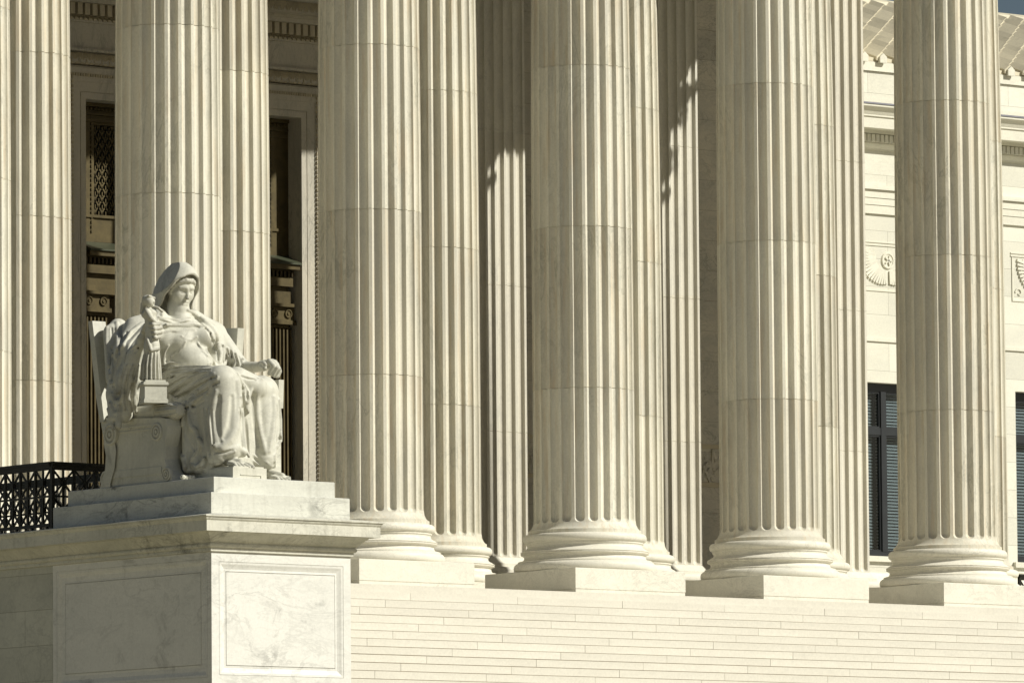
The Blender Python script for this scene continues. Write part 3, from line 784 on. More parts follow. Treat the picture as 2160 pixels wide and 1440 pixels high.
# windows
def window(c):
    f = empty('window', (0,0,0)); f.parent = wing; f.location = (c - 24, 0, 0)
    y = 8.78
    g = MB(); g.box(c - WH - .12, c + WH + .12, 8.52, 8.599, Z0 - .11, Z0 - .003); wbuild(g, 'window_sill', M['wingp'], parent=f)
    g = MB(); fw = .075
    g.box(c-WH, c-WH+fw, y, y+.1, Z0, Z1); g.box(c+WH-fw, c+WH, y, y+.1, Z0, Z1)
    g.box(c-WH+fw, c+WH-fw, y, y+.1, Z1-.16, Z1); g.box(c-WH+fw, c+WH-fw, y, y+.1, Z0, Z0+.11)
    g.box(c-.065, c+.065, y-.01, y+.09, Z0+.11, Z1-.16)
    for a, b in ((c-WH+fw, c-.065), (c+.065, c+WH-fw)):
        g.box(a, b, y, y+.09, 4.07, 4.21)
        for z0, z1 in ((Z0+.11, 4.07), (4.21, Z1-.16)):
            g.box(a, a+.035, y+.02, y+.07, z0, z1); g.box(b-.035, b, y+.02, y+.07, z0, z1); g.box(a+.035, b-.035, y+.02, y+.07, z1-.035, z1); g.box(a+.035, b-.035, y+.02, y+.07, z0, z0+.035)
    wbuild(g, 'frame', M['frame'], parent=f)
    g = MB(); g.box(c-WH+.05, c+WH-.05, y+.052, y+.058, Z0+.1, Z1-.12); wbuild(g, 'pane', M['glass'], parent=f)
    g = MB(); z = Z0 + .15
    while z < Z1 - .15:
        a = .010; dz = random.uniform(-.002, .002)
        g.add([(c-WH+.08, y+.16-a, z-.024+dz), (c+WH-.08, y+.16-a, z-.024), (c+WH-.08, y+.16+a, z+.018), (c-WH+.08, y+.16+a, z+.018+dz)], [(0,1,2,3)]); z += .063
    wbuild(g, 'blind', M['blind'], parent=f)
    g = MB(); g.box(c-WH, c+WH, 9.45, 9.55, Z0, Z1); g.box(c-.16, c-.11, y+.12, y+.16, Z0+.1, Z1-.2); wbuild(g, 'room_backing', M['dark'], parent=f)
for c in WC: window(c)
# tiled roof: flat pan tiles in courses, pentagonal cover tiles stepping up the slope, antefixes at the eave
SL = math.tan(R(21.)); RY = 5.3; Y0 = 8.82; ZE = 11.51
g = MB(); n = 8
for k in range(n):
    y0 = Y0 + RY*k/n; y1 = Y0 + RY*(k+1)/n + .06; z0 = ZE + (y0 - Y0)*SL; z1 = ZE + (y1 - Y0)*SL
    g.prism([(y0, z0), (y0, z0 + .07), (y1, z1 + .012), (y1, z1 - .05)], lambda p, d: (d, p[0], p[1]), 16.12, XE, tone=random.random())
g.prism([(Y0+RY, ZE), (Y0+RY, ZE+RY*SL), (Y0+2*RY, ZE)], lambda p, d: (d, p[0], p[1]), 16.12, XE)
wbuild(g, 'roof', M['tile'])
g = MB(); x = 16.42; ci = 0
def cover(x, y0, y1, w0, h0, w1, h1, zb0, zb1):
    sec = lambda w, h: [(-w/2, 0), (w/2, 0), (w/2, h*.42), (0, h), (-w/2, h*.42)]
    a, b = sec(w0, h0), sec(w1, h1); t = random.random()
    vs = [(x+p, y0, zb0+q) for p, q in a] + [(x+p, y1, zb1+q) for p, q in b]
    g.add(vs, [(0,1,2,3,4),(9,8,7,6,5)] + [(i, (i+1)%5, (i+1)%5+5, i+5) for i in range(5)], t)
while x < XE - .2:
    k = 0; y = Y0 - .06; tl = .44; st = (ci * .37) % 1 * .0
    while y < Y0 + RY - .1:
        y1 = min(y + tl + .05, Y0 + RY); z0 = ZE + .03 + (y - Y0)*SL; z1 = ZE + .03 + (y1 - Y0)*SL
        cover(x + random.uniform(-.006, .006), y, y1, .28, .185, .25, .165, z0 + .005, z1 - .001); y += tl
    x += .495; ci += 1
wbuild(g, 'cover_tiles', M['tile'])
x = 16.42
while x < XE - .2:
    g = MB(); g.prism([(-.09,-.03),(.09,-.03),(.09,.09),(0,.16),(-.09,.09)], lambda p, d, x=x: (x + p[0], d, ZE + p[1]), Y0 - .11, Y0 - .05)
    x += .495
    wbuild(g, 'antefix', M['wingp'])
g = MB(); g.prism([(-.16,0),(.16,0),(.12,.14),(0,.2),(-.12,.14)], lambda p, d: (d, Y0 + RY + p[0], ZE + RY*SL + p[1]), 16.12, XE)
wbuild(g, 'ridge_cap', M['tile'])

# ------------------------------------------------------------------ sun, sky, camera
AZ, EL = R(34.), R(36.5)
sdir = Vector((math.sin(AZ)*math.cos(EL), -math.cos(AZ)*math.cos(EL), math.sin(EL)))
sun = bpy.data.lights.new('sun', 'SUN'); sun.energy = 4.75; sun.angle = R(.53); sun.color = (1., .970, .865)
so = bpy.data.objects.new('sun', sun); COL.objects.link(so); so.rotation_euler = sdir.to_track_quat('Z', 'Y').to_euler(); so.location = (0, -40, 40)
w = bpy.data.worlds.new('World'); SC.world = w; w.use_nodes = True
nt = w.node_tree; bg = nt.nodes['Background']; sky = nt.nodes.new('ShaderNodeTexSky'); sky.sky_type = 'NISHITA'
sky.sun_disc = False; sky.sun_elevation = EL; sky.sun_rotation = math.atan2(sdir.x, sdir.y); sky.air_density = 1.; sky.dust_density = 1.5; sky.ozone_density = 1.
nt.links.new(sky.outputs[0], bg.inputs[0]); bg.inputs[1].default_value = .034
SC.view_settings.view_transform = 'Standard'; SC.view_settings.look = 'None'; SC.view_settings.gamma = 1.
SC.view_settings.exposure = .13
cam = bpy.data.cameras.new('camera'); co = bpy.data.objects.new('camera', cam); COL.objects.link(co); SC.camera = co
cam.sensor_width = 36.; cam.lens = 15344.405 / 2160 * 36; cam.clip_end = 3000; cam.clip_start = 1.
Rv = Vector((.77642092, -.63016382, -.00800655)); Uv = Vector((-.05105448, -.07555648, .99583365)); Fv = Vector((.62814329, .77277731, .09083632))
co.matrix_world = Matrix(((Rv.x, Uv.x, -Fv.x, -78.78491), (Rv.y, Uv.y, -Fv.y, -97.85985), (Rv.z, Uv.z, -Fv.z, -7.08814), (0, 0, 0, 1)))
SC.cycles.max_bounces = 8; SC.cycles.diffuse_bounces = 5; SC.cycles.use_adaptive_sampling = True
SC.cycles.use_denoising = True

# ------------------------------------------------------------------ the seated statue, sculpted as a signed distance field
# local sculpting frame: u to the right of the three-quarter view, w towards that view, z up (metres); a turn of 36.6 degrees from x/y
TH = math.atan2(.5965, .8026)
ORG = Vector((-17.9, -16., .208))
UN = 1 / 150.2
def K(x, y, a=None, w=None):
    """drawing units (1/150.2 m; x from 423.5, y up from 1025.7) + either the side offset a or the depth w -> (u, w, z)"""
    u = (x - 423.5) * UN; v = (1025.7 - y) * UN
    if w is None: w = (.8026 * u - a) / .5965
    return np.array([u, w, v - .085 * w])
def ABZ(a, b, z): return np.array([.8026*a + .5965*b, -.5965*a + .8026*b, z])
class Field:
    def __init__(s, lo, hi, h):
        s.lo = np.array(lo, float); s.h = h; s.n = np.ceil((np.array(hi) - s.lo) / h).astype(int) + 1
        s.d = np.full(s.n, .16, np.float32)
        s.ax = [(s.lo[i] + np.arange(s.n[i]) * h).astype(np.float32) for i in range(3)]
    def sl(s, lo, hi):
        i0 = np.clip(np.floor((np.array(lo) - s.lo) / s.h).astype(int), 0, s.n); i1 = np.clip(np.ceil((np.array(hi) - s.lo) / s.h).astype(int) + 1, 0, s.n)
        return tuple(slice(a, b) for a, b in zip(i0, i1))
    def grid(s, q): return s.ax[0][q[0]][:, None, None], s.ax[1][q[1]][None, :, None], s.ax[2][q[2]][None, None, :]
    def put(s, q, e, k, op):
        d = s.d[q]
        if d.size == 0: return
        if op == 'add':
            if k <= 0: s.d[q] = np.minimum(d, e)
            else:
                hh = np.maximum(k - np.abs(d - e), 0) / k; s.d[q] = np.minimum(d, e) - hh * hh * k * .25
        elif op == 'sub':
            e = -e; hh = np.maximum(k - np.abs(d - e), 0) / max(k, 1e-6); s.d[q] = np.maximum(d, e) + hh * hh * k * .25
        elif op == 'and':
            s.d[q] = np.maximum(d, e)
    def cone(s, p, q, r1, r2, k=.03, op='add', sq=None):
        """round cone p->q; sq = (axis vector, factor) squashes the section along that axis"""
        p = np.asarray(p, float); q = np.asarray(q, float); m = max(r1, r2) * (1 if sq is None else 1.0) + k + .17
        if op == 'sub': m = max(r1, r2) + k + .02
        Q = s.sl(np.minimum(p, q) - m, np.maximum(p, q) + m); X, Y, Z = s.grid(Q)
        X = X - p[0]; Y = Y - p[1]; Z = Z - p[2]; d = q - p
        L2 = max(1e-9, float(d @ d)); t = np.clip((X*d[0] + Y*d[1] + Z*d[2]) / L2, 0, 1)
        A = X - t*d[0]; B = Y - t*d[1]; Cc = Z - t*d[2]
        if sq is not None:
            ax = np.asarray(sq[0], float); ax /= np.linalg.norm(ax); dd = A*ax[0] + B*ax[1] + Cc*ax[2]; g = 1 / sq[1] - 1
            A = A + dd*ax[0]*g; B = B + dd*ax[1]*g; Cc = Cc + dd*ax[2]*g
            e = (np.sqrt(A*A + B*B + Cc*Cc) - (r1 + (r2 - r1) * t)) * min(1, sq[1] ** .5)
        else: e = np.sqrt(A*A + B*B + Cc*Cc) - (r1 + (r2 - r1) * t)
        s.put(Q, e, k, op)
    def line(s, pts, r, k=.03, op='add', sq=None):
        """one smooth rope through all points"""
        rs = list(r) if hasattr(r, '__len__') else [r] * len(pts)
        P = np.array([np.asarray(p, float) for p in pts]); m = max(rs) + k + (.17 if op == 'add' else .02)
        Q = s.sl(P.min(0) - m, P.max(0) + m); X, Y, Z = s.grid(Q); sh = s.d[Q].shape
        if 0 in sh: return
        E_ = np.full(sh, .5, np.float32)
        for p, q, r1, r2 in zip(P, P[1:], rs, rs[1:]):
            lo = np.minimum(p, q) - m; hi = np.maximum(p, q) + m; S2 = s.sl(lo, hi)
            S3 = tuple(slice(max(a.start, b.start) - b.start, min(a.stop, b.stop) - b.start) for a, b in zip(S2, Q))
            x, y, z = X[S3[0]], Y[:, S3[1]], Z[:, :, S3[2]]; d = q - p; L2 = max(1e-9, float(d @ d))
            x = x - p[0]; y = y - p[1]; z = z - p[2]; t = np.clip((x*d[0] + y*d[1] + z*d[2]) / L2, 0, 1)
            e = np.sqrt((x - t*d[0])**2 + (y - t*d[1])**2 + (z - t*d[2])**2) - (r1 + (r2 - r1)*t)
            E_[S3] = np.minimum(E_[S3], e)
        s.put(Q, E_, k, op)
    def ball(s, c, rad, k=.03, op='add', M=None):
        """ellipsoid; M rows = local axes"""
        c = np.asarray(c, float); rad = np.asarray(rad if hasattr(rad, '__len__') else (rad,)*3, float); m = rad.max() + k + (.17 if op == 'add' else .03)
        Q = s.sl(c - m, c + m); X, Y, Z = s.grid(Q); X = X - c[0]; Y = Y - c[1]; Z = Z - c[2]
        if M is not None: X, Y, Z = [M[i][0]*X + M[i][1]*Y + M[i][2]*Z for i in range(3)]
        k0 = np.sqrt((X/rad[0])**2 + (Y/rad[1])**2 + (Z/rad[2])**2); k1 = np.sqrt((X/rad[0]**2)**2 + (Y/rad[1]**2)**2 + (Z/rad[2]**2)**2)
        s.put(Q, k0 * (k0 - 1) / np.maximum(k1, 1e-5), k, op)
    def box(s, c, half, k=.01, op='add', M=None, rnd=.008):
        c = np.asarray(c, float); half = np.asarray(half, float); m = np.linalg.norm(half) + k + .17
        Q = s.sl(c - m, c + m); X, Y, Z = s.grid(Q); X = X - c[0]; Y = Y - c[1]; Z = Z - c[2]
        if M is not None: X, Y, Z = [M[i][0]*X + M[i][1]*Y + M[i][2]*Z for i in range(3)]
        qx, qy, qz = np.abs(X) - half[0] + rnd, np.abs(Y) - half[1] + rnd, np.abs(Z) - half[2] + rnd
        e = np.sqrt(np.maximum(qx, 0)**2 + np.maximum(qy, 0)**2 + np.maximum(qz, 0)**2) + np.minimum(np.maximum(qx, np.maximum(qy, qz)), 0) - rnd
        s.put(Q, e, k, op)
    def surf(s, x, y, w0=1.9, w1=-1.5):
        """front surface depth met along the view at drawing position x, y"""
        u = (x - 423.5)*UN; v = (1025.7 - y)*UN; ws = np.arange(w0, w1, -s.h*.5)
        i = np.full(len(ws), (u - s.lo[0]) / s.h); j = (ws - s.lo[1]) / s.h; kk = ((v - .085*ws) - s.lo[2]) / s.h
        ok = (j > 0) & (j < s.n[1] - 1) & (kk > 0) & (kk < s.n[2] - 1)
        ii = np.clip(np.round(i).astype(int), 0, s.n[0]-1); jj = np.clip(np.round(j).astype(int), 0, s.n[1]-1); k2 = np.clip(np.round(kk).astype(int), 0, s.n[2]-1)
        f = s.d[ii, jj, k2]; hit = np.where(ok & (f < 0))[0]
        if len(hit) == 0: return None
        i0 = hit[0]
        if i0 == 0: return ws[0]
        fa, fb = float(f[i0-1]), float(f[i0]); return ws[i0-1] + (ws[i0] - ws[i0-1]) * (fa / (fa - fb) if fa > fb else 0)
    def ridge(s, pts, r, off=.4, k=.020, op='add'):
        """a fold laid on the surface: pts in drawing units, r in drawing units"""
        P = []; rs = r if hasattr(r, '__len__') else [r]*len(pts)
        # resample
        Q = []
        for (a, b), (ra, rb) in zip(zip(pts, pts[1:]), zip(rs, rs[1:])):
            n = max(1, int(math.hypot(a[0]-b[0], a[1]-b[1]) / 9))
            for i in range(n): t = i/n; Q.append((a[0] + (b[0]-a[0])*t, a[1] + (b[1]-a[1])*t, ra + (rb-ra)*t))
        Q.append((*pts[-1], rs[-1])); ws = [s.surf(x, y) for x, y, _ in Q]
        good = [w for w in ws if w is not None]
        if not good: return
        last = good[0]
        for i, w in enumerate(ws):
            if w is None or abs(w - last) > .35: ws[i] = last
            last = ws[i]
        w0_ = list(ws)
        for _ in range(6): ws = [ws[0]] + [(ws[i-1] + 2*ws[i] + ws[i+1]) / 4 for i in range(1, len(ws)-1)] + [ws[-1]] if len(ws) > 2 else ws
        ws = [a if abs(a - b) < .05 else b for a, b in zip(ws, w0_)]
        for i, (x, y, rr) in enumerate(Q): P.append(K(x, y, w=ws[i] - rr*UN*off))
        s.line(P, [q[2]*UN for q in Q], k, op)
    def sharpen(s, n, al):
        b = s.d.copy()
        for _ in range(n):
            for ax in range(3):
                q = b.copy(); sl0 = [slice(None)]*3; sl1 = [slice(None)]*3; sm = [slice(None)]*3
                sl0[ax] = slice(0, -2); sl1[ax] = slice(2, None); sm[ax] = slice(1, -1)
                q[tuple(sm)] = .5*b[tuple(sm)] + .25*(b[tuple(sl0)] + b[tuple(sl1)]); b = q
        s.d = s.d + al*np.clip(s.d - b, -.02, .02)
    def mesh(s, iso=0.):
        """naive surface nets"""
        d = s.d - iso; sg = d < 0; n = s.n
        c = np.zeros(n - 1, np.int8)
        corners = [(i, j, k) for i in (0,1) for j in (0,1) for k in (0,1)]
        for i, j, k in corners: c += sg[i:n[0]-1+i, j:n[1]-1+j, k:n[2]-1+k]
        act = (c > 0) & (c < 8); idx = np.full(n - 1, -1, np.int64); I = np.argwhere(act); idx[act] = np.arange(len(I))
        acc = np.zeros((len(I), 3)); cnt = np.zeros(len(I))
        for a in corners:
            for ax in range(3):
                if a[ax] == 1: continue
                b = list(a); b[ax] = 1
                da = d[I[:,0]+a[0], I[:,1]+a[1], I[:,2]+a[2]]; db = d[I[:,0]+b[0], I[:,1]+b[1], I[:,2]+b[2]]
                m = (da < 0) != (db < 0); t = np.where(m, da / np.where(m, da - db, 1), 0)
                p = np.tile(np.array(a, float), (len(I), 1)); p[:, ax] += t
                acc[m] += p[m]; cnt[m] += 1
        V = s.lo + (I + acc / cnt[:, None]) * s.h
        F = []
        for ax in range(3):
            o = [0,0,0]; o[ax] = 1; A = sg[:n[0]-o[0], :n[1]-o[1], :n[2]-o[2]]; B = sg[o[0]:, o[1]:, o[2]:]
            b, c2 = [(1,2),(2,0),(0,1)][ax]
            E = np.argwhere(A != B); E = E[(E[:, b] > 0) & (E[:, c2] > 0) & (E[:, b] < n[b]-1) & (E[:, c2] < n[c2]-1) & (E[:, ax] < n[ax]-1)]
            inside = A[E[:,0], E[:,1], E[:,2]]
            q = []
            for db, dc in ((-1,-1),(0,-1),(0,0),(-1,0)):
                G = E.copy(); G[:, b] += db; G[:, c2] += dc; q.append(idx[G[:,0], G[:,1], G[:,2]])
            q = np.stack(q, 1); q[~inside] = q[~inside][:, ::-1]; F.append(q)
        F = np.concatenate(F); F = F[(F >= 0).all(1)]
        return V, F
    def build(s, name, mt, parent):
        V, F = s.mesh()
        a = .8026*V[:,0] - .5965*V[:,1]; b = .5965*V[:,0] + .8026*V[:,1]
        co_ = np.stack([a, -b, V[:,2]], 1).astype(np.float32)
        me = bpy.data.meshes.new(name); me.vertices.add(len(co_)); me.vertices.foreach_set('co', co_.ravel())
        me.loops.add(F.size); me.loops.foreach_set('vertex_index', F.ravel().astype(np.int32))
        me.polygons.add(len(F)); me.polygons.foreach_set('loop_start', np.arange(0, F.size, 4, dtype=np.int32))
        me.polygons.foreach_set('use_smooth', np.ones(len(F), bool)); me.update(calc_edges=True); me.validate()
        me.materials.append(mt); o = bpy.data.objects.new(name, me); COL.objects.link(o); o.parent = parent
        return o

statue = empty('statue', tuple(ORG))
tag(statue, 'white marble statue of a hooded woman seated on a throne, holding a small figure', 'statue')

H_ = .0105
f = Field((-1.45, -1.5, -.02), (1.25, 1.95, 3.2), H_)
px = lambda r: r * UN
# ---- body mass -------------------------------------------------------------
pel = K(395, 806, a=.1); chest = K(388, 716, a=.1); FWD = ABZ(0, 1, 0); SIDE = ABZ(1, 0, 0)
f.cone(pel, K(391, 760, a=.1), px(47), px(44), .05)
f.cone(K(391, 765, a=.1), chest, px(43), px(46), .05)
f.cone(K(345, 712, a=-.22), K(430, 710, a=.42), px(36), px(36), .06)
f.cone(K(305, 697, a=-.46), K(452, 703, a=.66), px(24), px(24), .08)      # shoulder girdle
f.cone(K(384, 690, a=.1), K(375, 652, a=.06), px(32), px(22), .07)          # neck
f.ball(K(366, 722, a=-.05) + FWD*.17, (.165, .16, .15), .09)              # breasts
f.ball(K(420, 712, a=.27) + FWD*.13, (.16, .16, .15), .10)
f.cone(K(458, 716, a=.62), K(455, 778, a=.48), px(21), px(20), .05)
f.cone(K(345, 690, a=-.2), K(352, 770, a=-.15), px(26), px(26), .06)
f.ball(K(395, 765, a=.1) + FWD*.16, (.27, .24, .22), .08)                  # belly
# thighs and shins under the skirt
kR = K(470, 808, a=-.30); kL = K(553, 828, a=.52)
f.cone(K(375, 812, a=-.18), kR, px(40), px(36), .05)
f.cone(K(425, 812, a=.35), kL, px(38), px(33), .05)
aR = K(487, 950, a=-.30); aL = K(558, 968, a=.42)
f.cone(kR, aR, px(35), px(22), .05); f.cone(kR + np.array([0,0,-.12]), K(468, 940, a=-.42), px(34), px(24), .06)
f.cone(kL, aL, px(34), px(25), .05); f.cone(kL + np.array([.02,0,-.1]), K(568, 925, a=.58), px(26), px(20), .05)
# skirt curtains: outer side of the right leg, lap between the knees
f.cone(K(432, 838, a=-.42), K(452, 965, a=-.50), px(20), px(15), .06)
f.cone(K(445, 830, a=-.40), K(462, 960, a=-.46), px(24), px(18), .06)
f.cone(K(497, 812, a=-.10), K(511, 955, a=-.16), px(12), px(9), .05)
f.cone(K(500, 800, a=.02), K(540, 818, a=.30), px(26), px(24), .07)
f.cone(K(480, 808, a=.05), K(515, 840, a=.10), px(28), px(12), .06)
f.cone(K(517, 830, a=.06), K(521, 868, a=.08), px(10), px(6), .05)
f.cone(K(532, 850, a=.33), K(535, 965, a=.30), px(13), px(10), .05)
f.cone(K(584, 850, a=.74), K(589, 925, a=.76), px(9), px(7), .04)
f.cone(K(584, 930, a=.72), K(580, 978, a=.66), px(6), px(4), .04)
# seat fill behind the legs
f.box(ABZ(.1, .25, .62), (.62, .70, .60), .04, M=[SIDE, FWD, (0,0,1)], rnd=.05)
# ---- arms -------------------------------------------------------------------
shR = K(296, 694, a=-.50); elR = K(276, 792, w=.22); wrR = K(302, 716, w=.50)
f.cone(shR, elR, px(27), px(26), .06)
f.cone(elR, wrR, px(23), px(11.5), .05); f.cone(K(286, 752, w=.36), K(281, 800, w=.34), px(20), px(22), .06)
shL = K(456, 706, a=.70); elL = K(500, 772, a=.98); wrL = K(556, 772, a=1.02)
f.cone(shL, elL, px(23), px(23), .06); f.cone(K(470, 720, a=.75), K(512, 776, a=.98), px(19), px(18), .05)
f.cone(elL + np.array([0,0,-.03]), wrL + np.array([0,0,-.01]), px(17.5), px(12), .03, sq=((0,0,1), .85))
# ---- feet --------------------------------------------------------------------
def foot(heel, ball_, tip, w):
    f.cone(heel, ball_, px(10), px(8.5), .03)
    d = np.asarray(tip) - np.asarray(ball_); d /= np.linalg.norm(d); sdv = SIDE
    for i, (o, ln, r_) in enumerate(((.11, .13, 5.2), (.045, .12, 3.9), (-.015, .10, 3.7), (-.07, .08, 3.5), (-.12, .055, 3.4))):
        b0 = np.asarray(ball_) + sdv*o*w*.8 + np.array([0,0,-.02]); m_ = b0 + d*ln*.6 + np.array([0,0,-.005]); t_ = b0 + d*ln*1.15 + np.array([0,0,-.03])
        f.cone(b0 - d*.08, b0, px(6), px(r_ + .6), .03); f.cone(b0, m_, px(r_ + .3), px(r_), .008); f.cone(m_, t_, px(r_), px(r_ + .4), .006)
foot(ABZ(-.32, 1.05, .27), ABZ(-.28, 1.28, .235), ABZ(-.26, 1.5, .20), 1.15)
foot(ABZ(.47, 1.02, .12), ABZ(.47, 1.26, .07), ABZ(.48, 1.5, .04), 1.1)
# ---- head ----------------------------------------------------------------------
hc = K(378, 610, a=.06)
tilt = R(17); hf = FWD*math.cos(tilt) - np.array([0,0,1])*math.sin(tilt); hu = FWD*math.sin(tilt) + np.array([0,0,1])*math.cos(tilt)
HF = lambda s_, fo, h: hc + SIDE*s_ + hf*fo + hu*h
HM = [SIDE, hf, hu]
f.ball(HF(0, .0, .08), (.185, .235, .215), .03, M=HM)
f.cone(HF(0, .06, -.02), HF(0, .11, -.20), .165, .105, .05)
f.ball(HF(0, .150, -.240), (.075, .07, .065), .04, M=HM)
for sx in (-1, 1):
    f.ball(HF(.095*sx, .125, -.045), (.075, .07, .085), .05, M=HM)        # cheeks
    f.cone(HF(.035*sx, .215, .078), HF(.12*sx, .18, .072), .016, .013, .035)  # brow
    f.ball(HF(.074*sx, .243, .020), (.050, .048, .028), .035, 'sub', M=HM)  # socket
    f.ball(HF(.072*sx, .168, .014), (.040, .040, .026), .008, M=HM)        # eyeball
    f.line([HF(.036*sx, .192, .030), HF(.072*sx, .206, .042), HF(.110*sx, .172, .028)], [.006, .007, .006], .010)  # lids
f.cone(HF(0, .200, .060), HF(0, .248, -.055), .014, .019, .02)              # nose
f.ball(HF(0, .240, -.066), (.029, .024, .017), .012, M=HM)
f.cone(HF(-.040, .203, -.125), HF(.040, .203, -.125), .015, .015, .015)       # lips
f.cone(HF(-.030, .200, -.158), HF(.030, .200, -.158), .018, .018, .015)
f.cone(HF(-.052, .222, -.142), HF(.052, .222, -.142), .008, .008, .01, 'sub')
f.cone(HF(0, .04, -.20), K(380, 690, a=.1), .145, .18, .06)                   # throat
# hair waves round the brow
for sx in (-1, 1):
    pts = [HF(0, .215, .175), HF(.055*sx, .205, .178), HF(.11*sx, .175, .150), HF(.150*sx, .125, .100), HF(.172*sx, .075, .03), HF(.175*sx, .05, -.05)]
    for q in range(len(pts)-1):
        for j in range(3):
            t = j/3; p = pts[q]*(1-t) + pts[q+1]*t; f.ball(p + hu*.012*((q*3+j) % 2), (.034, .030, .030), .01)
# hood: a shell open at the front
hood = Field((-1.0, -1.3, 2.25), (.35, .25, 3.2), H_)
hh = hood
hh.ball(HF(0, -.015, .055), (.285, .335, .345), .03, M=HM)
hh.cone(HF(0, -.08, .0), HF(0, -.15, -.40), .275, .325, .08); hh.cone(HF(.05, .16, .235), HF(.13, .20, .20), .09, .045, .05)
hh.cone(HF(.0, .10, .26), HF(0, -.1, .30), .10, .10, .08)
inner = Field(tuple(hh.lo), tuple(hh.lo + (hh.n - 1)*H_), H_)
inner.ball(HF(0, .02, .03), (.235, .36, .30), .03, M=HM); inner.cone(HF(0, -.02, .0), HF(0, .02, -.44), .238, .275, .08)
X, Y, Z = hh.grid((slice(None),)*3)
X = X - hc[0]; Y = Y - hc[1]; Z = Z - hc[2]
fo = X*hf[0] + Y*hf[1] + Z*hf[2]; up = X*hu[0] + Y*hu[1] + Z*hu[2]; sd = X*SIDE[0] + Y*SIDE[1]
for sx in (-1, 1):      # the cloth falls in two flat planes from a crease over the head
    pl = .86*sx*sd - .10*(fo*.95 + up*.3) + .50*(up*.95 - fo*.3) - .240
    hh.d = np.maximum(hh.d, pl); inner.d = np.maximum(inner.d, pl + .045)
hh.d = np.maximum(hh.d, -inner.d)
edge = .235 - .46*np.maximum(0, .24 - up) - .20*np.maximum(0, np.abs(sd) - .12) + .010*np.sin(up*22)
hh.d = np.maximum(hh.d, (fo - edge) * .8)

# merge the hood into the body field
q = f.sl(hh.lo, hh.lo + (hh.n - 1)*H_); sh = tuple(s_.stop - s_.start for s_ in q)
off = np.round((hh.lo - f.lo) / H_).astype(int)
q = tuple(slice(off[i], off[i] + hh.n[i]) for i in range(3)); q = tuple(slice(max(0, s_.start), min(f.n[i], s_.stop)) for i, s_ in enumerate(q))
sub = tuple(slice(q[i].start - off[i], q[i].stop - off[i]) for i in range(3))
e = hh.d[sub]; d_ = f.d[q]; k_ = .02; g_ = np.maximum(k_ - np.abs(d_ - e), 0) / k_; f.d[q] = np.minimum(d_, e) - g_*g_*k_*.25
# ---- mantle over the shoulders and down the chair ------------------------------------
f.cone(K(336, 668, a=-.26), K(290, 696, a=-.55), px(18), px(29), .07); f.cone(K(320, 700, w=-.05), K(285, 742, w=.18), px(22), px(26), .07)
f.cone(K(284, 690, a=-.60), K(262, 745, w=.02), px(20), px(24), .06)
f.cone(K(262, 745, w=.02), K(246, 830, w=.12), px(22), px(22), .06)
f.cone(K(276, 745, w=.1), K(268, 840, w=.22), px(26), px(26), .06)
f.cone(K(268, 800, w=.2), K(262, 872, w=.25), px(26), px(20), .05)
f.cone(K(236, 700, w=-.35), K(240, 800, w=-.1), px(18), px(16), .06)
f.cone(K(250, 690, w=-.45), K(262, 780, w=-.1), px(20), px(18), .06)
f.cone(K(240, 840, w=.18), K(240, 880, w=.30), px(14), px(10), .05)
f.cone(K(255, 850, w=.28), K(251, 897, w=.36), px(9), px(7), .03)
f.cone(K(410, 660, a=.30), K(458, 700, a=.74), px(10), px(19), .06)
# hanging cloth beside the right shin
f.cone(K(398, 858, a=-.55), K(398, 985, a=-.62), px(14), px(13), .04)
f.cone(K(412, 850, a=-.50), K(418, 985, a=-.55), px(16), px(14), .04)
f.cone(K(430, 860, a=-.45), K(436, 985, a=-.50), px(12), px(12), .04)
base = f.d.copy()
# ---- folds ---------------------------------------------------------------------------
Rg = f.ridge
def G(pts, r, off=.2, k=.014):
    rs = [max(2.1, q) for q in (r if hasattr(r, '__len__') else [r]*len(pts))]; f.ridge(pts, rs, off - .25, k, 'sub')
# collar and neckline
Rg([(397,652),(412,660),(432,676),(448,692),(458,712),(461,730),(456,744)], [3,4.5,5.5,6,5.5,5,3])
G([(405,664),(425,680),(440,697),(449,715),(452,735)], [2,2.5,3,3,2])
Rg([(336,668),(352,672),(378,674),(402,670)], [2,2.6,2.6,2], .3); G([(338,675),(360,680),(385,681),(408,676)], 1.5)
Rg([(340,684),(365,687),(395,686),(420,680)], [2,2.4,2.4,2], .3); G([(348,692),(375,694),(405,691)], 1.4)
Rg([(335,650),(344,656),(343,664)], [3,4,3]); 
Rg([(322,676),(300,682),(278,700),(262,730),(250,770)], [2,4,5,5,4]); G([(310,692),(292,704),(276,728),(264,762)], [2,3,3,3])
Rg([(343,692),(322,702),(300,718),(280,735)], [1.5,2.4,2.4,2], .5); G([(316,712),(300,726),(286,742)], [1,1.6,1.2])
Rg([(276,700),(258,735),(246,780),(241,815)], [1.5,3,3.4,3], .5)
G([(268,700),(254,728),(244,762),(238,800)], [2,3,4,3])
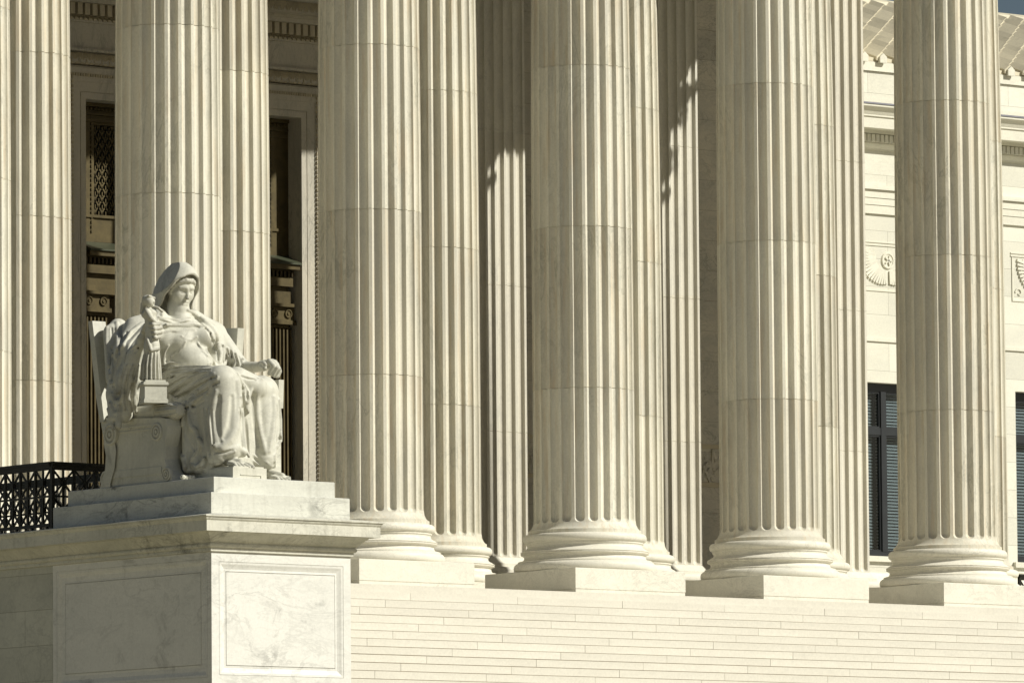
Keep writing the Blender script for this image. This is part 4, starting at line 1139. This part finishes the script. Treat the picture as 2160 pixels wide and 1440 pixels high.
# bust and belly: the gown drawn across the chest, gathered under the bust and at the waist
Rg([(334,690),(352,684),(380,685),(410,684),(436,690)], [1.5,3.2,3.4,3.2,2], .15); G([(338,694),(360,689.5),(390,690),(420,690)], [1.2,1.8,1.8,1.2], 0)
Rg([(344,700),(362,697),(388,699),(412,696)], [1,2,2,1], .3)
Rg([(347,776),(346,758),(349,742),(356,728)], [3,3.2,2.6,1.5], .2); G([(353,774),(352,756),(356,740)], [1.6,1.8,1], 0)
Rg([(358,764),(362,752),(372,742)], [1.6,2,1], .3); Rg([(392,720),(388,732),(378,742)], [1,1.8,1], .3); Rg([(418,722),(428,738),(436,756),(440,768)], [1.2,2.4,2.8,2], .2)
Rg([(345,792),(360,780),(378,776),(396,778)], [2,3.6,3,1.2], 0); G([(348,797),(364,786),(382,782)], [1.4,2.2,1.2], 0)
Rg([(347,806),(362,797),(376,790),(396,785)], [2.4,3.8,3,1.2], 0); G([(352,808),(368,800),(384,793)], [1.4,2.2,1.2], 0)
Rg([(384,709),(393,716),(405,717),(416,710)], [1.2,2,2,1.2], .3)
Rg([(436,735),(442,755),(440,775)], [2,3,2]); Rg([(428,742),(448,758),(460,776)], [1.5,3,2]); G([(444,700),(452,720),(458,742),(462,760)], [2,3,3,2])
Rg([(462,725),(466,745),(464,765)], [3,4,3]); G([(470,735),(473,755),(470,772)], [2,3,2]); Rg([(478,735),(480,752),(478,768)], [3,4,3])
for i, (y0, y1, r_) in enumerate(((768,766,2.4),(777,773,3.),(786,779,3),(795,784,2.6))):
    r_ *= 1.35
    Rg([(342 + i*2, y0 + 2),(362, y0 - 3),(390, y1 + 2),(420, y1 + 1),(446, y1)], [1.5, r_, r_, r_*.8, 1.2], .1)
    G([(342 + i*2, y0 + 7),(362, y0 + 2),(392, y1 + 6),(424, y1 + 5)], [1, 1.8, 1.8, 1], .2)
# lap folds running from the right hip towards the knee
for pts in ([(350,812),(368,800),(388,790),(414,780)], [(358,828),(380,812),(404,797),(436,784)], [(366,838),(392,824),(420,806),(452,788)], [(380,846),(404,834),(430,818),(458,800)]):
    Rg(pts, [2.5,3.8,3.6,1.5]); G([(x + 3, y + 7) for x, y in pts], [1.5,2.6,2.4,1])
Rg([(360,835),(374,848),(394,853),(412,846),(428,834)], [4,5.5,5,4,2])
G([(372,858),(392,862),(412,856),(430,846)], [2,3,3,2])
Rg([(439,830),(447,815),(460,796)], [3,3.6,1.5], .3)
# right shin: long soft folds falling from the knee
S = lambda pts, r, off=.55, k=.045: f.ridge(pts, r, off, k)
T = lambda pts, r, off=-.35, k=.04: f.ridge(pts, r, off, k, 'sub')
S([(456,826),(451,845),(447,875),(447,910),(452,944)], [3,5,6,6,4]); T([(462,838),(458,868),(459,905),(464,930)], [3,5,5,3])
S([(500,806),(503,836),(502,870),(497,905),(484,930),(468,944)], [4,6.5,7,7,6,4]); T([(490,838),(489,868),(484,900),(472,922)], [3,5,5.5,3])
Rg([(508,838),(511,872),(513,912),(517,946),(524,962)], [2.5,3.6,3.8,3.2,2.5]); G([(506,862),(507,905),(510,945)], [1.5,2.2,2.2])
S([(450,938),(464,946),(482,948),(502,944),(514,952)], [3,5,5.5,4.5,3]); Rg([(448,950),(460,958),(476,958),(494,952)], [2.4,3.4,3.8,2.4], .3); G([(456,952),(472,953),(490,949)], 2.1)
for x0 in (431, 440): Rg([(x0,862),(x0 + 3,900),(x0 + 8,950),(x0 + 12,975)], [2,3,3.4,3]); G([(x0 + 5,865),(x0 + 7,905),(x0 + 12,955)], 2)
# lap hollow between the knees
Rg([(500,790),(508,806),(517,818),(522,834)], [3,4,4,3]); Rg([(545,800),(532,812),(528,830),(522,850)], [2,3.4,3.6,3])
G([(516,812),(521,822),(521,842)], [2.5,4.5,3]); G([(510,795),(524,800),(538,802)], [1.5,2.5,1.5])
G([(518,868),(519,900),(521,940),(522,962)], [4,5,5,4], .1)
# left leg
S([(551,803),(544,818),(541,845),(543,880),(549,918),(560,955)], [3,5,5,5,4.5,3]); T([(534,838),(534,872),(538,908),(545,940)], [3,4,4,3])
S([(578,840),(579,872),(575,912),(567,952)], [3,4.5,4.5,3]); Rg([(589,845),(592,885),(592,930),(583,945)], [2,3,3.4,3], .3); G([(584,858),(585,895),(581,930)], 2.2)
Rg([(536,962),(548,971),(562,976),(573,985)], [2.5,3.5,3,2.5], .3); Rg([(534,973),(545,980),(556,984)], [2,3,2.5], .3)
Rg([(582,942),(578,962),(579,985)], [3,3,2])
# hanging cloth with zigzag hem
Rg([(398,865),(399,885),(403,900),(413,908),(418,925),(420,945),(411,960),(402,972)], [3,5,6,6.4,6.6,6.4,6,4.5], -.2, .012)
Rg([(391,862),(386,895),(381,925),(384,955),(392,985),(398,1000)], [3,4.5,5,5,5,4], 0, .015)
Rg([(420,925),(430,942),(433,962),(430,982)], [4,6,6.4,5], -.2, .015); Rg([(403,978),(414,984),(424,978),(431,966)], [4,5,5,4], -.1, .012)
G([(394,870),(393,895),(392,915),(400,935),(411,948)], [2.5,4.5,5,5,3], -.1, .015); G([(408,868),(413,890),(425,905),(430,925)], [1.5,2.4,2.6,1.6], -.1); G([(400,950),(398,968),(399,990)], [2.5,3.4,3], -.2)
G([(414,962),(420,955),(425,948)], [2,3,2], -.2)
# left sleeve
for k in range(5):
    x0 = 468 + k*9; Rg([(x0 - 4, 722 + k*6),(x0 + 4, 744 + k*6),(x0 - 1, 766 + k*3),(x0 - 8, 778 + k*2)], [1.6,2.8,3,2], .3); G([(x0 + 2, 728 + k*6),(x0 + 8, 748 + k*6),(x0 + 3, 768 + k*3)], [1,2.2,1.6], .2)
Rg([(514,758),(511,768),(508,780),(507,790)], [3,3.4,3.4,3])
# right sleeve and the mantle over the chair arm
for k in range(4):
    x0 = 250 + k*12; Rg([(x0 + 8, 770),(x0 + 2, 800),(x0 - 2, 835),(x0 + 2, 862 + k*2)], [2,4,4.2,3]); G([(x0 + 14, 775),(x0 + 8, 805),(x0 + 4, 838),(x0 + 7, 862)], [1.5,3,3,2])
Rg([(226,690),(226,720),(232,770),(236,810)], [4,5,5,3]); G([(236,690),(238,725),(240,770)], [2,4,2]); Rg([(247,680),(250,715),(248,755)], [4,5,3]); G([(258,688),(258,715),(253,745)], [1.5,3,2])
Rg([(238,830),(246,852),(256,846),(262,830)], [3,4,4,3]); Rg([(234,850),(243,872),(254,868)], [3,3.6,3]); G([(240,812),(248,838),(256,828)], [3,4.5,3])
Rg([(229,862),(236,884),(240,905)], [3,3.5,3]); Rg([(252,855),(252,880),(252,900)], [3,4.5,4])
# ---- right hand round the little figure --------------------------------------------
wS = .66
f.cone(K(303, 712, w=.52), K(309, 694, w=.55), px(10), px(8), .03)
for i, (x0, y0, x1, y1, r_) in enumerate(((309,686,338,684,4.9),(311,696,341,692,5.1),(313,705,341,701,4.9),(317,714,338,711,4.4))):
    xm, ym = (x0*.45 + x1*.55), (y0*.45 + y1*.55)
    f.cone(K(x0, y0, w=.62), K(xm, ym, w=.775), px(r_), px(r_), .010); f.cone(K(xm, ym, w=.775), K(x1, y1, w=.735), px(r_), px(r_ - .7), .008)
f.line([K(305, 697, w=.60), K(311, 684, w=.66), K(315, 675, w=.66), K(315, 669, w=.64)], [px(5.5), px(4.6), px(4), px(3.4)], .012)
# ---- left hand over the chair arm ----------------------------------------------------
f.cone(K(556, 770, a=1.02), K(574, 768, a=1.05), px(10), px(11), .03)
for i, (x0, y0, x1, y1, x2, y2, r_) in enumerate(((570,762,578,772,570,788,5.4),(576,762,585,776,577,791,5.3),(582,764,590,779,582,794,5.),(586,768,592,784,588,795,4.4))):
    aa = 1.0 + i*.045
    f.line([K(x0, y0, a=aa), K(x1, y1, a=aa), K(x2, y2, a=aa - .02)], [px(r_), px(r_), px(r_ - 1)], .010)
f.line([K(553, 768, a=.95), K(558, 766, a=.90), K(561, 770, a=.86)], [px(5), px(4.6), px(4.2)], .01)
f.line([K(552, 772, a=.94), K(560, 777, a=.86)], [px(6), px(4.6)], .01)
f.sharpen(5, .35)
f.build('seated_figure', M['statue'], statue)

# ---- the little figure held in the right hand --------------------------------------------
g = Field((-.95, .35, .96), (-.40, 1.0, 2.75), .009)
def k2(x, y, w=wS): return K(x, y, w=w)
g.cone(k2(320, 795), k2(322, 730), px(19), px(15), .03); g.cone(k2(322, 735), k2(322, 700), px(16), px(13), .04); g.cone(k2(322, 700), k2(318, 662), px(13), px(12), .04)
g.cone(k2(309, 663), k2(326, 660), px(8.5), px(7.5), .03)
g.cone(k2(318, 656), k2(317, 645), px(5), px(5), .02)
g.ball(k2(318, 636), (.072, .07, .088), .01); g.ball(k2(314, 634, wS - .03), (.085, .085, .08), .015)
g.ball(k2(326, 637, wS + .03), (.018, .02, .02), .012)
g.line([k2(306, 630), k2(316, 625, wS + .05), k2(327, 629, wS + .02)], px(2.6), .01)
g.cone(k2(305, 642, wS - .06), k2(302, 658, wS - .08), px(6), px(4.5), .02)
g.line([k2(312, 656, wS + .06), k2(320, 670, wS + .10), k2(331, 681, wS + .08)], [px(6), px(5.4), px(4.6)], .015)
g.line([k2(324, 646), k2(336, 650, wS + .03), k2(343, 656, wS + .02)], [px(3), px(2.5), px(2.2)], .015)
g.line([k2(313, 716, wS + .1), k2(320, 738, wS + .13), k2(336, 736, wS + .08)], [px(3), px(4), px(3)], .02)
for i in range(9):
    an = R(-100 + i*25); cx_, cw_ = math.sin(an), math.cos(an)
    g.line([K(322 + 15*cx_, 742, w=wS + .105*cw_), K(320 + 18.5*cx_, 770, w=wS + .13*cw_), K(320 + 19.5*cx_, 799, w=wS + .135*cw_)], [px(1.5), px(2.6), px(3.)], .008)
for i in range(8):
    an = R(-88 + i*25); cx_, cw_ = math.sin(an), math.cos(an)
    g.line([K(322 + 18*cx_, 748, w=wS + .125*cw_), K(320 + 21.5*cx_, 799, w=wS + .152*cw_)], [px(1.2), px(2.4)], .008, 'sub')
g.sharpen(4, 1.2)
g.build('statuette', M['statue'], statue)
m = MB()
def stat_pt(x, y, w):
    u, ww, z = K(x, y, w=w); return (.8026*u - .5965*ww, -(.5965*u + .8026*ww), z)
# its little pedestal, squared to the throne
sc = K(325, 803, w=wS); ca = .8026*sc[0] - .5965*sc[1]; cb = .5965*sc[0] + .8026*sc[1]
bn = R(-23.6)
for z0, z1, hw in ((1.105,1.155,.172),(1.1555,1.165,.165),(1.1655,1.345,.158),(1.3455,1.358,.166),(1.3585,1.388,.178),(1.3885,1.40,.170),(1.4005,1.428,.146)):
    n0 = len(m.v); m.box(-hw, hw, -hw, hw, z0, z1)
    m.v[n0:] = [(ca + x*math.cos(bn) - y*math.sin(bn), -cb + x*math.sin(bn) + y*math.cos(bn), z) for x, y, z in m.v[n0:]]
m.build('statuette_base', M['statue'], statue)

# ---- throne: side slabs with volutes, roll arms, back, front scrolls, foot block ----------------
def tz(m, pts, a0, a1): m.prism(pts, lambda p, d: (d, -p[0], p[1]), a0, a1)
AL, AR = -.90, 1.06
for s0, s1 in ((AL, AL + .24), (AR - .24, AR)):
    m = MB()
    tz(m, [(-1.12,0),(-1.08,.12),(-1.0,.25),(-.98,.45),(-1.03,.62),(-1.10,.78),(-1.14,.92),(-1.08,1.0),(-.9,.97),(.30,.90),(.41,.88),(.44,.78),(.42,.66),(.36,.5),(.36,.32),(.44,.16),(.52,.08),(.54,0)], s0, s1)
    e = s0 - .012 if s0 < 0 else s1
    e1 = e + .0119
    tz(m, [(-.98,.83),(.16,.83),(.16,.80),(-.98,.80)], e, e1); tz(m, [(-.98,.765),(.16,.765),(.16,.75),(-.98,.75)], e, e1)
    tz(m, [(-.84,.22),(.30,.22),(.30,.12),(-.84,.12)], e, e1)
    tz(m, [(-1.12,0),(-1.08,.12),(-1.0,.25),(-.98,.45),(-1.03,.62),(-1.02,.72),(-.80,.72),(-.74,.5),(-.78,.25),(-.88,.05),(-.88,0)], e - .02, e - .0121) if s0 < 0 else None
    m.build('side_panel', M['statue'], statue)
def volute(b, z, r, a, turns=2.2):
    m = MB(); side = -1 if a < 0 else 1
    m.lathe([(0,-.03),(r*.98,-.03),(r,-.02),(r,.016),(r*.93,.022),(r*.80,.022),(r*.76,.013),(r*.60,.013),(r*.55,.022),(r*.38,.022),(r*.34,.013),(r*.2,.013),(r*.18,.025),(0,.025)] if side > 0 else
            [(0,.03),(r*.98,.03),(r,.02),(r,-.016),(r*.93,-.022),(r*.80,-.022),(r*.76,-.013),(r*.60,-.013),(r*.55,-.022),(r*.38,-.022),(r*.34,-.013),(r*.2,-.013),(r*.18,-.025),(0,-.025)], 36, axis='x', o=(a, -b, z))
    m.build('volute', M['statue'], statue, smooth=35)
for a in (AL, AR):
    volute(-.87, .74, .155, a + (-.03 if a < 0 else 0)); volute(.19, .71, .125, a); volute(-1.02, .12, .12, a); volute(.42, .105, .10, a)
for a0, a1 in ((AL, AL + .30), (AR - .30, AR)):                       # roll arms with a leafy end
    m = MB()
    c = (a0 + a1)/2
    vs = [(0,-.95),(.118,-.95),(.12,-.5),(.12,.02),(.13,.03),(.13,.06),(.12,.07),(.122,.2),(.132,.32),(.128,.42),(.105,.50),(.07,.545),(0,.56)]
    m.lathe(vs, 40, axis='y', o=(c, 0, 1.0))
    for k in range(10):
        an = k*2*math.pi/10
        pts = [(.126,.10),(.138,.22),(.136,.35),(.114,.46),(.075,.535)]
        for (r0, b0), (r1, b1) in zip(pts, pts[1:]): m.bar((c + r0*math.cos(an), -b0, 1.0 + r0*math.sin(an)), (c + r1*math.cos(an), -b1, 1.0 + r1*math.sin(an)), .045, .012)
    m.build('arm_roll', M['statue'], statue, smooth=40)
m = MB()                                                                  # back: slab with flaring ears
m.prism([(-.93,0),(-.73,0),(-.70,.1),(-.66,.3),(.88,.3),(.92,.1),(.95,0),(1.10,0),(1.10,.0)], lambda p, d: (p[0], 1.30 - 0*p[1], d), .9, 2.30) if False else None
tz(m, [(-1.39,2.30),(-1.31,2.30),(-1.0,.9),(-1.10,.9)], -.72, 1.04)
tz(m, [(-1.40,2.38),(-1.30,2.38),(-1.14,1.55),(-1.08,1.25),(-1.02,.93),(-1.12,.93),(-1.22,1.3)], -.93, -.70)
tz(m, [(-1.42,2.38),(-.50,2.32),(-.55,1.9),(-.58,1.4),(-.60,.95),(-1.14,.95),(-1.24,1.3)], 1.04, 1.155)
m.build('back', M['statue'], statue)
m = MB()                                                                  # seat and footblocks
m.box(AL + .24, AR - .24, -.35, 1.0, .0, 1.05)
m.build('seat', M['statue'], statue)
m = MB(); m.box(-.53, .055, -1.46, -.6, 0, .155); m.box(-.50, .02, -1.44, -.6, .1555, .175)
m.box(-.40, -.05, -1.470, -1.461, .05, .06); m.box(-.05, -.04, -1.470, -1.461, .02, .06)
m.build('footblock', M['statue'], statue)
m = MB()                                                                  # lion-paw front foot of the throne
for k in range(4): m.lathe([(0,.0),(.030,.01),(.036,.04),(.03,.07),(0,.085)], 10, axis='y', o=(AL + .04 + k*.055, -.70, .045))
m.build('paw', M['statue'], statue, smooth=50)
m = MB()                                                                  # tablet under the left hand
m.prism([(.40,1.10),(.44,1.50),(.60,1.50),(.58,1.10)], lambda p, d: (d, -p[0], p[1]), .93, 1.02)
m.build('tablet', M['statue'], statue)
